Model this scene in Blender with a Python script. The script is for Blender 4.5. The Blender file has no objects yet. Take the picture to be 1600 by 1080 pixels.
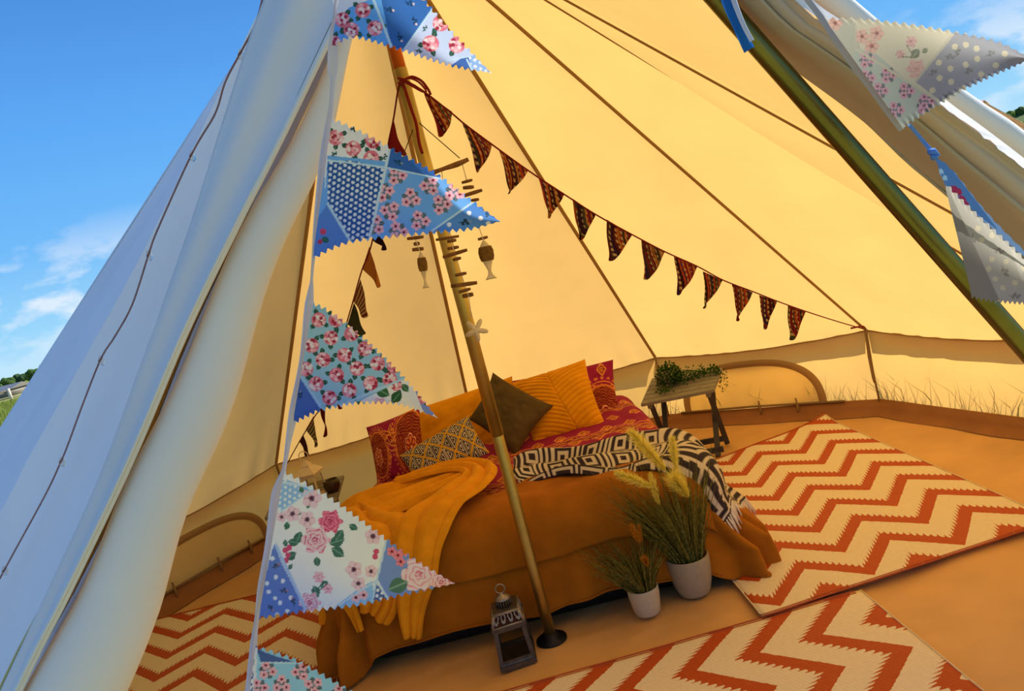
import bpy, bmesh, math, random
import numpy as np
from mathutils import Vector, Matrix, noise
random.seed(7); rng = np.random.default_rng(7)
PI = math.pi
S = bpy.context.scene
COL = S.collection

# ------------------------------------------------------------------ camera
F, ROLL, HY, CH = 1164.0, math.radians(14.2), 400.0, 1.5
PIT = math.atan((540-HY)*math.cos(ROLL)/F)
cr, sr, cp, sp = math.cos(ROLL), math.sin(ROLL), math.cos(PIT), math.sin(PIT)
cam = bpy.data.cameras.new('camera'); camo = bpy.data.objects.new('camera', cam); COL.objects.link(camo)
cam.sensor_width = 36; cam.lens = F/1600*36; cam.clip_end = 2000; cam.clip_start = .02
Xc = Vector((cr, -sr*sp, -sr*cp)); Yc = Vector((sr, cr*sp, cr*cp)); Zc = -Vector((0, cp, -sp))
M = Matrix((Xc, Yc, Zc)).transposed().to_4x4(); M.translation = (0, 0, CH)
camo.matrix_world = M
S.camera = camo
def ray(x, y):
    dx, dy = x-800, y-540
    xr = dx*cr-dy*sr; yd = dx*sr+dy*cr
    return Vector((xr, F*cp-yd*sp, -(F*sp+yd*cp)))
O = Vector((0, 0, CH))
def px(x, y, Y):
    d = ray(x, y); return O+d*(Y/d.y)
def gz(x, y, z=0.0):
    d = ray(x, y); return O+d*((z-CH)/d.z)
def vplane(x, y, A, B):
    d = ray(x, y); n = Vector((-(B[1]-A[1]), B[0]-A[0], 0))
    return O+d*(n.dot(Vector((A[0], A[1], 0))-O)/n.dot(d))

# ------------------------------------------------------------------ colour management, sky, sun
vs = S.view_settings
vs.view_transform = 'Standard'; vs.look = 'None'; vs.gamma = 1; vs.use_curve_mapping = False
vs.exposure = 0.0
S.cycles.max_bounces = 10; S.cycles.diffuse_bounces = 6; S.cycles.transmission_bounces = 8
S.cycles.sample_clamp_indirect = 8
SUN_AZ, SUN_EL, SUN_P = 27, 41, 8.4
SKY_P = 1.0

class N:
    """small wrapper to write shader maths as expressions"""
    nt = None
    def __init__(s, sock): s.s = sock
    @staticmethod
    def m(op, a, b=None, c=None):
        n = N.nt.nodes.new('ShaderNodeMath'); n.operation = op
        for i, v in enumerate((a, b, c)):
            if v is None: continue
            if isinstance(v, N): N.nt.links.new(v.s, n.inputs[i])
            else: n.inputs[i].default_value = v
        return N(n.outputs[0])
    def __add__(a, b): return N.m('ADD', a, b)
    __radd__ = __add__
    def __sub__(a, b): return N.m('SUBTRACT', a, b)
    def __rsub__(a, b): return N.m('SUBTRACT', b, a)
    def __mul__(a, b): return N.m('MULTIPLY', a, b)
    __rmul__ = __mul__
    def __truediv__(a, b): return N.m('DIVIDE', a, b)
    def frac(a): return N.m('FRACT', a)
    def lt(a, b): return N.m('LESS_THAN', a, b)
    def gt(a, b): return N.m('GREATER_THAN', a, b)
    def abs(a): return N.m('ABSOLUTE', a)
    def sin(a): return N.m('SINE', a)
    def clamp(a):
        r = N.m('ADD', a, 0); r.s.node.use_clamp = True; return r
def mixc(f, a, b):
    n = N.nt.nodes.new('ShaderNodeMix'); n.data_type = 'RGBA'
    for sock, v in ((n.inputs[0], f), (n.inputs[6], a), (n.inputs[7], b)):
        if isinstance(v, N): N.nt.links.new(v.s, sock)
        elif isinstance(v, (int, float)): sock.default_value = v
        else: sock.default_value = (*v[:3], 1)
    return N(n.outputs[2])
def nnode(t, **kw):
    n = N.nt.nodes.new(t)
    for k, v in kw.items():
        if isinstance(v, N): N.nt.links.new(v.s, n.inputs[k])
        else: n.inputs[k].default_value = v
    return n

W = bpy.data.worlds.new('sky'); S.world = W; W.use_nodes = True
nt = W.node_tree; nt.nodes.clear(); N.nt = nt
tc = nt.nodes.new('ShaderNodeTexCoord')
sep = nt.nodes.new('ShaderNodeSeparateXYZ'); nt.links.new(tc.outputs['Generated'], sep.inputs[0])
z = N(sep.outputs[2])
ramp = nt.nodes.new('ShaderNodeValToRGB'); nt.links.new(z.s, ramp.inputs[0])
el = ramp.color_ramp.elements
el[0].position = 0.0; el[0].color = (.52, .80, .98, 1)
el[1].position = 1.0; el[1].color = (.035, .16, .52, 1)
for p, c in ((.05, (.33, .68, .98)), (.14, (.17, .50, .96)), (.26, (.115, .40, .92)), (.40, (.072, .275, .74))):
    e = el.new(p); e.color = (*c, 1)
mp = nt.nodes.new('ShaderNodeMapping'); nt.links.new(tc.outputs['Generated'], mp.inputs[0]); mp.inputs['Scale'].default_value = (1, 1, 2.2); mp.inputs['Location'].default_value = (.3, .1, .37)
nz = nnode('ShaderNodeTexNoise', Scale=8.0, Detail=8.0, Roughness=.52); nt.links.new(mp.outputs[0], nz.inputs['Vector'])
band = (z*12.0).clamp()*((0.17-z)*9.0).clamp()
cl = ((N(nz.outputs[0])-0.495)*12.0).clamp()*band
colr = mixc(cl*0.9, N(ramp.outputs[0]), (.92, .96, 1.0))
bg = nt.nodes.new('ShaderNodeBackground'); nt.links.new(colr.s, bg.inputs[0]); bg.inputs[1].default_value = SKY_P
wo = nt.nodes.new('ShaderNodeOutputWorld'); nt.links.new(bg.outputs[0], wo.inputs[0])

sl = bpy.data.lights.new('sun', 'SUN'); sl.energy = SUN_P; sl.color = (1, .96, .88); sl.angle = math.radians(.6)
so = bpy.data.objects.new('sun', sl); COL.objects.link(so)
sd = Vector((math.cos(math.radians(SUN_EL))*math.cos(math.radians(SUN_AZ)), math.cos(math.radians(SUN_EL))*math.sin(math.radians(SUN_AZ)), math.sin(math.radians(SUN_EL))))
so.rotation_euler = sd.to_track_quat('Z', 'Y').to_euler(); so.location = sd*30

# ------------------------------------------------------------------ materials
def srgb(r, g=None, b=None):
    if g is None: r, g, b = r
    f = lambda c: (c/255/12.92) if c/255 <= .04045 else ((c/255+.055)/1.055)**2.4
    return (f(r), f(g), f(b))
def newmat(name):
    m = bpy.data.materials.new(name); m.use_nodes = True; m.node_tree.nodes.clear(); N.nt = m.node_tree
    return m
def finish(sh, bump=None):
    o = N.nt.nodes.new('ShaderNodeOutputMaterial'); N.nt.links.new(sh, o.inputs[0])
def noisef(scale, detail=4, rough=.5, coord='Object'):
    t = N.nt.nodes.new('ShaderNodeTexCoord')
    n = nnode('ShaderNodeTexNoise', Scale=scale, Detail=detail, Roughness=rough); N.nt.links.new(t.outputs[coord], n.inputs['Vector'])
    return N(n.outputs[0])
def bumpn(h, strength, dist=.01):
    b = N.nt.nodes.new('ShaderNodeBump'); b.inputs['Strength'].default_value = strength; b.inputs['Distance'].default_value = dist
    N.nt.links.new(h.s, b.inputs['Height']); return b.outputs[0]
def attr(name='col'):
    a = N.nt.nodes.new('ShaderNodeAttribute'); a.attribute_name = name; return N(a.outputs[0])
def M_solid(name, c, rough=.8, metal=0, var=.12, vscale=30, bump=.15, bscale=200, sheen=0, spec=.3, vcol=False):
    m = newmat(name)
    p = N.nt.nodes.new('ShaderNodeBsdfPrincipled')
    n = noisef(vscale)
    base = attr() if vcol else None
    if base is not None:
        N.nt.links.new(mixc((n-.5)*var*2, base, (0, 0, 0)).s if False else base.s, p.inputs['Base Color'])
    else:
        a = tuple(max(0, x*(1-var)) for x in c); b = tuple(min(1, x*(1+var)) for x in c)
        N.nt.links.new(mixc(((n-.3)*2.5).clamp(), a, b).s, p.inputs['Base Color'])
    p.inputs['Roughness'].default_value = rough; p.inputs['Metallic'].default_value = metal
    p.inputs['Specular IOR Level'].default_value = spec
    if sheen:
        p.inputs['Sheen Weight'].default_value = sheen; p.inputs['Sheen Roughness'].default_value = .4
        p.inputs['Sheen Tint'].default_value = (*[min(1, x*1.6+.05) for x in (c or (.5, .5, .5))], 1)
    if bump: N.nt.links.new(bumpn(noisef(bscale, 3), bump, .004), p.inputs['Normal'])
    finish(p.outputs[0]); return m
def M_cloth(name, dif, trans, fac=.5, vcol=False, bump=.1, bscale=350, tmul=None):
    m = newmat(name)
    d = nnode('ShaderNodeBsdfDiffuse'); t = nnode('ShaderNodeBsdfTranslucent')
    if vcol:
        a = attr(); N.nt.links.new(a.s, d.inputs[0])
        N.nt.links.new(mixc(1.0, a, a).s if tmul is None else mixc(tmul, a, (.75, .7, .6)).s, t.inputs[0])
    else:
        n = noisef(3.0, 5)
        f = ((n-.3)*2.5).clamp()
        N.nt.links.new(mixc(f, tuple(x*.93 for x in dif), dif).s, d.inputs[0])
        N.nt.links.new(mixc(f, tuple(x*.93 for x in trans), trans).s, t.inputs[0])
    if bump:
        b = bumpn(noisef(bscale, 2), bump, .002)
        N.nt.links.new(b, d.inputs['Normal']); N.nt.links.new(b, t.inputs['Normal'])
    mx = nnode('ShaderNodeMixShader'); mx.inputs[0].default_value = fac
    N.nt.links.new(d.outputs[0], mx.inputs[1]); N.nt.links.new(t.outputs[0], mx.inputs[2])
    finish(mx.outputs[0]); return m

canvas = M_cloth('canvas', (.80, .70, .56), (.84, .49, .13), .46)
canvas_front = M_cloth('canvas_front', (.93, .94, .96), (.80, .66, .5), .09)
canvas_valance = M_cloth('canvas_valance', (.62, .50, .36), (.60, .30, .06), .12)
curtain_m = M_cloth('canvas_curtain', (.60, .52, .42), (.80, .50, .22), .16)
canvas_flap = M_cloth('canvas_flap', (.93, .89, .86), (.90, .68, .48), .17)
canvas_dark = M_cloth('canvas_seam', (.42, .27, .12), (.30, .17, .05), .3)
canvas_band = M_cloth('canvas_band', (.42, .29, .15), (.36, .20, .06), .4)
blind_m = M_cloth('window_blind', (.80, .68, .50), (1.0, .78, .36), .62)
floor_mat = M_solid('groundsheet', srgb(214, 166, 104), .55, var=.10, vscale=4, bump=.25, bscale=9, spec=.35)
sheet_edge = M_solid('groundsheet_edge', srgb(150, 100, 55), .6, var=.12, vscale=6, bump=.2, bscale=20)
steel = M_solid('galvanised_steel', (.52, .40, .13), .42, metal=1, var=.10, vscale=14, bump=.05, bscale=60)
wood_grey = M_solid('grey_wood', srgb(128, 122, 110), .7, var=.15, vscale=18, bump=.2, bscale=60)
wood_dark = M_solid('dark_grey_wood', srgb(66, 62, 60), .6, var=.15, vscale=18, bump=.2, bscale=60)
driftwood = M_solid('driftwood', srgb(120, 84, 52), .85, var=.3, vscale=40, bump=.4, bscale=120)
white_wood = M_solid('whitewashed_wood', srgb(215, 200, 175), .8, var=.12, vscale=40, bump=.3, bscale=140)
raffia = M_solid('raffia', srgb(120, 88, 40), .9, var=.3, vscale=90, bump=.6, bscale=200)
red_cord = M_solid('red_cord', srgb(120, 20, 22), .9)
brown_cord = M_solid('brown_cord', srgb(70, 45, 25), .9)
mattress_m = M_solid('black_vinyl', srgb(24, 22, 24), .5)
rust = M_solid('rust_fleece', srgb(158, 95, 20), .95, var=.16, vscale=9, bump=.25, bscale=90, sheen=.45, spec=.1)
mustard = M_solid('mustard_fleece', srgb(222, 150, 26), .95, var=.12, vscale=14, bump=.25, bscale=120, sheen=.4, spec=.1)
mustard_p = M_solid('mustard_velvet', srgb(222, 150, 16), .9, var=.10, vscale=12, bump=.2, bscale=150, sheen=.3, spec=.1)
olive_v = M_solid('olive_velvet', srgb(88, 72, 42), .9, var=.2, vscale=10, bump=.2, bscale=150, sheen=.3, spec=.1)
print_m = M_solid('printed_cotton', None, .9, vcol=True, bump=.15, bscale=300)
flag_m = M_cloth('flag_cotton', None, None, .30, vcol=True, bump=.05, tmul=.0)
flag_w = M_cloth('flag_cotton_backlit', None, None, .40, vcol=True, bump=.05, tmul=.25)
tape_m = M_cloth('white_tape', (.72, .74, .84), (.7, .7, .75), .4)
tape_grey = M_cloth('grey_tape', (.50, .50, .50), (.5, .47, .42), .35)
ribbon_b = M_cloth('blue_ribbon', srgb(120, 165, 230), srgb(90, 140, 220), .3)
ribbon_d = M_cloth('deep_blue_ribbon', srgb(40, 110, 190), srgb(40, 100, 180), .25)
white_plain = M_cloth('white_canvas', (.86, .86, .86), (.8, .8, .8), .15)
stripe_m = M_cloth('striped_cotton', None, None, .12, vcol=True, bump=.1)
pot_grey = M_solid('grey_ceramic', srgb(160, 146, 120), .75, var=.06, vscale=40, bump=.25, bscale=160)
pot_white = M_solid('white_ceramic', srgb(190, 176, 148), .8, var=.06, vscale=60, bump=.5, bscale=220)
soil = M_solid('soil', srgb(45, 34, 24), 1)
lantern_m = M_solid('pewter', srgb(92, 84, 76), .45, metal=.6, var=.2, vscale=40)
lantern_hi = M_solid('brushed_tin', srgb(150, 142, 134), .4, metal=.7, var=.2, vscale=60)
lantern_w = M_solid('cream_metal', srgb(226, 206, 168), .6, var=.05)
bowl_m = M_solid('brown_glass', srgb(70, 52, 30), .3, var=.3)
white_thread = M_solid('white_cord', srgb(225, 215, 200), .9)
fringe_m = M_solid('cream_fringe', srgb(222, 210, 198), .95)
wire_m = M_solid('copper_wire', srgb(150, 110, 110), .5)
tan_rope = M_solid('tan_rope', srgb(178, 140, 96), .9)
pink_rope = M_solid('pink_rope', srgb(196, 140, 140), .9)
bark = M_solid('bark', srgb(80, 64, 48), .95)
def M_glass(name, c=(1, 1, 1), rough=.02):
    m = newmat(name); p = nnode('ShaderNodeBsdfGlass', Roughness=rough, IOR=1.1); p.inputs[0].default_value = (*c, 1)
    finish(p.outputs[0]); return m
glass = M_glass('lantern_glass', (.92, .90, .86))
bulb_m = M_glass('bulb_glass', (.95, .9, .85))
def M_leaf(name, c1, c2, scale=40, trans=.3):
    m = newmat(name); n = noisef(scale, 3)
    c = mixc(((n-.3)*2.5).clamp(), c1, c2)
    d = nnode('ShaderNodeBsdfDiffuse', Color=c); t = nnode('ShaderNodeBsdfTranslucent', Color=c)
    mx = nnode('ShaderNodeMixShader'); mx.inputs[0].default_value = trans
    N.nt.links.new(d.outputs[0], mx.inputs[1]); N.nt.links.new(t.outputs[0], mx.inputs[2])
    finish(mx.outputs[0]); return m
blade_m = M_leaf('grass_blades', srgb(70, 78, 30), srgb(156, 148, 78), 60)
plume_m = M_leaf('pale_plume', srgb(236, 222, 90), srgb(250, 242, 150), 60, .45)
plume_o = M_leaf('orange_plume', srgb(190, 120, 30), srgb(205, 150, 50), 60, .35)
plant_m = M_leaf('trailing_leaves', srgb(34, 66, 20), srgb(70, 104, 34), 60)
field_m = M_leaf('meadow_grass', srgb(88, 112, 40), srgb(152, 160, 84), 1.3, .25)
ground_m = M_solid('meadow_ground', srgb(150, 148, 86), 1, var=.25, vscale=1.5, bump=.6, bscale=8)
hill_m = M_solid('hillside', srgb(92, 112, 52), 1, var=.4, vscale=.6, bump=.6, bscale=3)
tree_ms = [M_solid('tree_leaves_%d' % i, srgb(*c), 1, var=.45, vscale=1.6, bump=.9, bscale=3) for i, c in enumerate(((58, 84, 34), (44, 70, 36), (104, 122, 44)))]

def M_rug(name, A=.205, P=.385, Sp=.225, duty=.375):
    m = newmat(name)
    t = N.nt.nodes.new('ShaderNodeUVMap'); t.uv_map = 'UVMap'
    s = N.nt.nodes.new('ShaderNodeSeparateXYZ'); N.nt.links.new(t.outputs[0], s.inputs[0])
    u, v = N(s.outputs[0]), N(s.outputs[1])
    n = nnode('ShaderNodeTexNoise', Scale=60.0, Detail=2.0); N.nt.links.new(t.outputs[0], n.inputs['Vector'])
    nn = N(n.outputs[0])-.5
    tri = ((u/P).frac()-.5).abs()*2.0
    w = ((v+tri*A)/Sp).frac()
    t1 = (u*55.0).frac(); t2 = (u*47.0+.3).frac()
    hi = duty+(t1*t1*.14)+nn*.10
    lo = (0.05+nn*.06)+0.0*t2
    ins = w.lt(hi)*w.gt(lo)
    cream = mixc(((nn+.5)).clamp(), srgb(226, 208, 172), srgb(240, 226, 196)); org = mixc((nn+.5).clamp(), srgb(176, 70, 22), srgb(192, 84, 28))
    col = mixc(ins, cream, org)
    p = nnode('ShaderNodeBsdfPrincipled', Roughness=.6); N.nt.links.new(col.s, p.inputs['Base Color']); p.inputs['Specular IOR Level'].default_value = .3
    wv = (u*900.0).sin()*.5+(v*420.0+u*200.0).sin()*.7
    N.nt.links.new(bumpn(wv, .25, .002), p.inputs['Normal'])
    finish(p.outputs[0]); return m
rug_m = M_rug('zigzag_rug')
rug_edge = M_solid('rug_binding', srgb(176, 84, 40), .8)
rug_edge2 = M_solid('rug_binding_cream', srgb(226, 205, 165), .8)

# ------------------------------------------------------------------ object helpers
ORG = {}
def thing(name, label, cat, loc, group=None):
    o = bpy.data.objects.new(name, None); COL.objects.link(o); o.location = loc; o.empty_display_size = .05
    o['label'] = label; o['category'] = cat
    if group: o['group'] = group
    ORG[o.name] = Vector(loc); return o
def mobj(name, verts, faces, mat, parent=None, smooth=True, colors=None, uvs=None, solid=0, kind=None, label=None, origin=None):
    me = bpy.data.meshes.new(name)
    V = np.asarray(verts, dtype=float).reshape(-1, 3)
    if parent is not None: org = ORG[parent.name]
    else: org = Vector(origin) if origin is not None else Vector(V.mean(0)) * Vector((1, 1, 0)) + Vector((0, 0, V[:, 2].min()))
    me.from_pydata((V-np.array(org)).tolist(), [], [list(map(int, f)) for f in faces])
    if smooth: me.polygons.foreach_set('use_smooth', [True]*len(me.polygons))
    if colors is not None:
        a = me.color_attributes.new('col', 'FLOAT_COLOR', 'POINT')
        c = np.ones((len(V), 4), np.float32); c[:, :3] = colors; a.data.foreach_set('color', c.ravel())
    if uvs is not None:
        l = me.uv_layers.new(name='UVMap'); idx = np.zeros(len(me.loops), np.int32); me.loops.foreach_get('vertex_index', idx)
        l.data.foreach_set('uv', np.asarray(uvs, np.float32)[idx].ravel())
    me.materials.append(mat); me.update()
    o = bpy.data.objects.new(name, me); COL.objects.link(o)
    if parent is not None: o.parent = parent; ORG[o.name] = org
    else: o.location = org; ORG[o.name] = org
    if solid:
        md = o.modifiers.new('thickness', 'SOLIDIFY'); md.thickness = solid; md.offset = 0
    if kind: o['kind'] = kind
    if label: o['label'] = label
    return o
# child of a part keeps the same origin (part sits at the thing's own origin)
def subpart(*a, **k):
    return mobj(*a, **k)
def fixparent(o):
    return o
def tag(o, label, cat, group=None):
    o['label'] = label; o['category'] = cat
    if group: o['group'] = group
    return o
class MB:
    def __init__(s): s.v = []; s.f = []
    def add(s, v, f):
        k = len(s.v); s.v += [tuple(p) for p in v]; s.f += [tuple(i+k for i in q) for q in f]; return s
    def box(s, c, size, R=None, taper=1):
        x, y, z_ = (d/2 for d in size); R = R or Matrix.Identity(3); c = Vector(c)
        P = [c+R@Vector((a*x*(taper if g > 0 else 1), b*y*(taper if g > 0 else 1), g*z_)) for g in (-1, 1) for a, b in ((-1, -1), (1, -1), (1, 1), (-1, 1))]
        return s.add(P, [(3, 2, 1, 0), (4, 5, 6, 7), (0, 1, 5, 4), (1, 2, 6, 5), (2, 3, 7, 6), (3, 0, 4, 7)])
    def bar(s, a, b, w, h, up=(0, 0, 1)):
        a, b = Vector(a), Vector(b); d = (b-a); L = d.length; d.normalize()
        side = d.cross(Vector(up)); side = side.normalized() if side.length > 1e-4 else Vector((1, 0, 0)); u = side.cross(d)
        R = Matrix((side, d, u)).transposed()
        return s.box((a+b)/2, (w, L, h), R)
    def tube(s, pts, r, n=8, cap=True, squash=None):
        pts = [Vector(p) for p in pts]; rs = r if isinstance(r, (list, tuple)) else [r]*len(pts)
        V = []; F_ = []; prev = None
        for i, p in enumerate(pts):
            t = (pts[min(i+1, len(pts)-1)]-pts[max(i-1, 0)]).normalized()
            if prev is None:
                u = t.cross(Vector((0, 0, 1)));
                if u.length < 1e-3: u = t.cross(Vector((0, 1, 0)))
            else: u = prev-t*prev.dot(t)
            u.normalize(); prev = u; w = t.cross(u)
            for k in range(n):
                a = 2*PI*k/n; V.append(p+(u*math.cos(a)+w*math.sin(a))*rs[i])
        for i in range(len(pts)-1):
            for k in range(n):
                a = i*n+k; b = i*n+(k+1) % n; F_.append((a, b, b+n, a+n))
        if cap: F_.append(tuple(range(n-1, -1, -1))); F_.append(tuple((len(pts)-1)*n+k for k in range(n)))
        return s.add(V, F_)
    def lathe(s, c, prof, n=32, R=None):
        c = Vector(c); R = R or Matrix.Identity(3); V = []; F_ = []
        for r, z_ in prof:
            for k in range(n):
                a = 2*PI*k/n; V.append(c+R@Vector((r*math.cos(a), r*math.sin(a), z_)))
        for i in range(len(prof)-1):
            for k in range(n):
                a = i*n+k; b = i*n+(k+1) % n; F_.append((a, b, b+n, a+n))
        F_.append(tuple(range(n-1, -1, -1))); F_.append(tuple((len(prof)-1)*n+k for k in range(n)))
        return s.add(V, F_)
    def build(s, name, mat, parent=None, **k): return mobj(name, s.v, s.f, mat, parent, **k)
def grid_faces(nu, nv, wrap=False):
    """verts laid out [i*nv+j], i<nu, j<nv"""
    i, j = np.meshgrid(np.arange(nu-(0 if wrap else 1)), np.arange(nv-1), indexing='ij')
    i2 = (i+1) % nu
    return np.stack([i*nv+j, i2*nv+j, i2*nv+j+1, i*nv+j+1], -1).reshape(-1, 4)
def polyline(pts, n):
    """n points evenly along a smooth curve through pts (Catmull-Rom)"""
    P = [np.array(p, float) for p in pts]
    P = [2*P[0]-P[1]]+P+[2*P[-1]-P[-2]]
    out = []
    dense = []
    for i in range(1, len(P)-2):
        for t in np.linspace(0, 1, 24, endpoint=False):
            a, b, c, d = P[i-1], P[i], P[i+1], P[i+2]
            dense.append(.5*((2*b)+(-a+c)*t+(2*a-5*b+4*c-d)*t*t+(-a+3*b-3*c+d)*t**3))
    dense.append(P[-2]); dense = np.array(dense)
    L = np.concatenate([[0], np.cumsum(np.linalg.norm(np.diff(dense, axis=0), axis=1))])
    q = np.linspace(0, L[-1], n)
    return np.stack([np.interp(q, L, dense[:, k]) for k in range(dense.shape[1])], 1)
def bst(*a): return np.stack(np.broadcast_arrays(*[np.asarray(q, float) for q in a]), -1)
def ruled(A, B, nv, bulge=None):
    """surface between two curves (n,3); bulge(t)->vector offset"""
    A, B = np.asarray(A), np.asarray(B); n = len(A); t = np.linspace(0, 1, nv)
    V = A[:, None]*(1-t)[None, :, None]+B[:, None]*t[None, :, None]
    if bulge is not None: V = V+bulge(np.linspace(0, 1, n)[:, None], t[None, :])
    return V.reshape(-1, 3), grid_faces(n, nv)

# ------------------------------------------------------------------ the tent
C0 = Vector((-.133, 2.80, 0))
APEX = Vector((-.143, 2.80, 2.915))
def ring(a, r): return Vector((C0.x+r*math.cos(math.radians(a)), C0.y+r*math.sin(math.radians(a)), 0))
VS = {337: Vector((2.09, 1.81, 0)), 7: Vector((2.56, 3.23, 0)), 37: ring(37, 2.86), 67: ring(66.5, 2.86), 97: ring(96, 2.84), 127: ring(126, 2.82),
      157: ring(156.5, 2.66), 187: ring(187, 2.60), 217: Vector((*gz(-450, 1480, .5)[:2], 0))}
ORDER = [337, 7, 37, 67, 97, 127, 157, 187, 217]
EZ = {337: .50, 7: .51, 37: .525, 67: .52, 97: .54, 127: .51, 157: .47, 187: .5, 217: .5}
def eave(k): return Vector((VS[k].x, VS[k].y, EZ[k]))
DOOR = px(757, -415, 1.0)
FOOT_L = gz(-420, 1990, 0.0); FOOT_R = gz(2080, 1085, 0)
tent = thing('bell_tent', 'cream canvas bell tent with its door rolled open, pitched in a meadow', 'tent', (C0.x, C0.y, 0))

def roof_panel(E1, E2, n=34, sag=.05, name='roof_panel', apex=APEX, pleat=.006, mat=None):
    u = np.linspace(0, 1, n); v = np.linspace(0.004, 1, n)
    U, Vv = np.meshgrid(u, v, indexing='ij')
    A = np.array(apex); e1, e2 = np.array(E1), np.array(E2)
    E_ = e1*(1-U)[..., None]+e2*U[..., None]
    P = A+Vv[..., None]*(E_-A)
    nrm = np.cross(e1-A, e2-A); nrm /= np.linalg.norm(nrm)
    if nrm[2] < 0: nrm = -nrm
    s = -sag*np.sin(PI*U)*np.sin(PI*Vv**1.3)*.9; em = 1-np.abs(2*U-1)**10
    fold = np.clip((Vv-.82)/.18, 0, 1)**1.5
    s = s+em*(pleat*fold*np.sin(U*44+3*np.sin(U*9))*(.35+np.abs(U-.5)*1.3)+.004*np.sin(U*7+Vv*11)*np.sin(Vv*PI))
    P = P+s[..., None]*nrm
    P[..., 2] -= .035*np.sin(PI*U)*np.clip((Vv-.6)/.4, 0, 1)**2
    return mobj(name, P.reshape(-1, 3), grid_faces(n, n), mat or canvas, tent), P
for a, b in zip(ORDER[:-1], ORDER[1:]):
    _, P = roof_panel(eave(a), eave(b), mat=canvas_front if b == 217 else None)
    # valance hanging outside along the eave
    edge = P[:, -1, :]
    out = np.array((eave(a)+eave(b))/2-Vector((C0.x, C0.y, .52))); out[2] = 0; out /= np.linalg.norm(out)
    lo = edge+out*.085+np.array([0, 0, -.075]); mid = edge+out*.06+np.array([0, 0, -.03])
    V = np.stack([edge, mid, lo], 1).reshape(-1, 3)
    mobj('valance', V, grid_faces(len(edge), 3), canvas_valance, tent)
    # wall
    wt = edge.copy(); wb = np.stack([np.array(VS[a]*(1-t)+VS[b]*t) for t in np.linspace(0, 1, len(edge))]); wb[:, 2] = 0.0
    def bl(u, t): return (out*(.03*np.sin(PI*u)*np.sin(PI*t)+.004*np.sin(u*30+t*4)*np.sin(PI*t))[..., None])
    V, F_ = ruled(wt, wb, 10, bl)
    mobj('wall_panel', V, F_, canvas, tent)
# seams run down the inside between the roof panels
for k in ORDER:
    E = eave(k); d = (E-APEX); nrm = Vector((math.cos(math.atan2(d.y, d.x)), math.sin(math.atan2(d.y, d.x)), 0)); side = d.cross(Vector((0, 0, 1))).normalized()
    inn = d.cross(side).normalized(); inn = inn if inn.z < 0 else -inn
    m = MB(); n = 14; wd = .011
    V = []
    for i in range(n):
        p = APEX+d*(.02+.975*i/(n-1))+inn*.008
        V += [p-side*wd, p+inn*.007, p+side*wd]
    m.add(V, grid_faces(n, 3)); m.build('roof_seam', canvas_dark, tent)
# eave hem piping and the knotted loops at each corner
for a, b in zip(ORDER[:-1], ORDER[1:]):
    pts = [eave(a)*(1-t)+eave(b)*t-Vector((0, 0, .035*math.sin(PI*t)+.004)) for t in np.linspace(0, 1, 14)]
    pts = [p+(C0-p).normalized()*.006*Vector((1, 1, 0)) for p in pts]
    MB().tube(pts, .004, 5).build('eave_hem', canvas_dark, tent)
for k in (7, 37, 67, 97, 127):
    inn = (C0-VS[k]).normalized()
    b = VS[k]+inn*.015; t = eave(k)+inn*.015
    MB().tube([t, t*.5+b*.5+inn*.012, b+Vector((0, 0, .02))], .0075, 6).build('wall_seam', canvas_dark, tent)
    MB().tube([t+inn*.01, t+inn*.03-Vector((0, 0, .16)), t+inn*.028-Vector((0, 0, .3)), t+inn*.02-Vector((0, 0, .33))], .006, 6).build('tie_cord', canvas_band, tent)

# arched windows in the walls, with piping bar and toggles at the foot
def wall_window(a, b, mid, hw, top, z0=.085):
    A, B = VS[a], VS[b]; d = (B-A).normalized(); inn = Vector((-d.y, d.x, 0))
    if inn.dot(C0-A) < 0: inn = -inn
    c = A.lerp(B, mid)
    def P(s, z_, o): return c+d*s+Vector((0, 0, z_))+inn*o
    n = 40; wd = .05; V = []
    for i in range(n):
        t = PI*i/(n-1); cx_, cz_ = math.cos(t), math.sin(t)
        sx = math.copysign(abs(cx_)**.75, cx_); sz = abs(cz_)**.75
        for q, o in ((1.0, .012), (.97, .022), (1-wd/hw*.55, .024), (1-wd/hw, .013)):
            V.append(P(hw*sx*q, z0+(top-z0)*sz*(1-(1-q)*hw/(top-z0)*.9), o))
    band = mobj('window_arch', V, grid_faces(n, 4), canvas_band, tent)
    V = []
    for i in range(n):
        t = PI*i/(n-1); cx_, cz_ = math.cos(t), math.sin(t)
        sx = math.copysign(abs(cx_)**.75, cx_); sz = abs(cz_)**.75
        for q in np.linspace(.95, 0, 6): V.append(P(hw*sx*q, z0+(top-z0)*sz*q, .008))
    mobj('window_blind', V, grid_faces(n, 6), blind_m, tent)
    MB().tube([P(-hw*1.06, z0+.004, .02), P(0, z0+.012, .024), P(hw*1.22, z0+.002, .02)], .0075, 6).build('window_bar', canvas_band, tent)
    for s in (-.55, .12, .62):
        MB().tube([P(hw*s, z0+.05, .03), P(hw*s+.004, z0-.02, .034), P(hw*s, z0-.05, .03)], [.006, .009, .005], 6).build('toggle', canvas_dark, tent)
wall_window(67, 37, .44, .50, .42)
wall_window(157, 127, .52, .48, .36)

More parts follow.
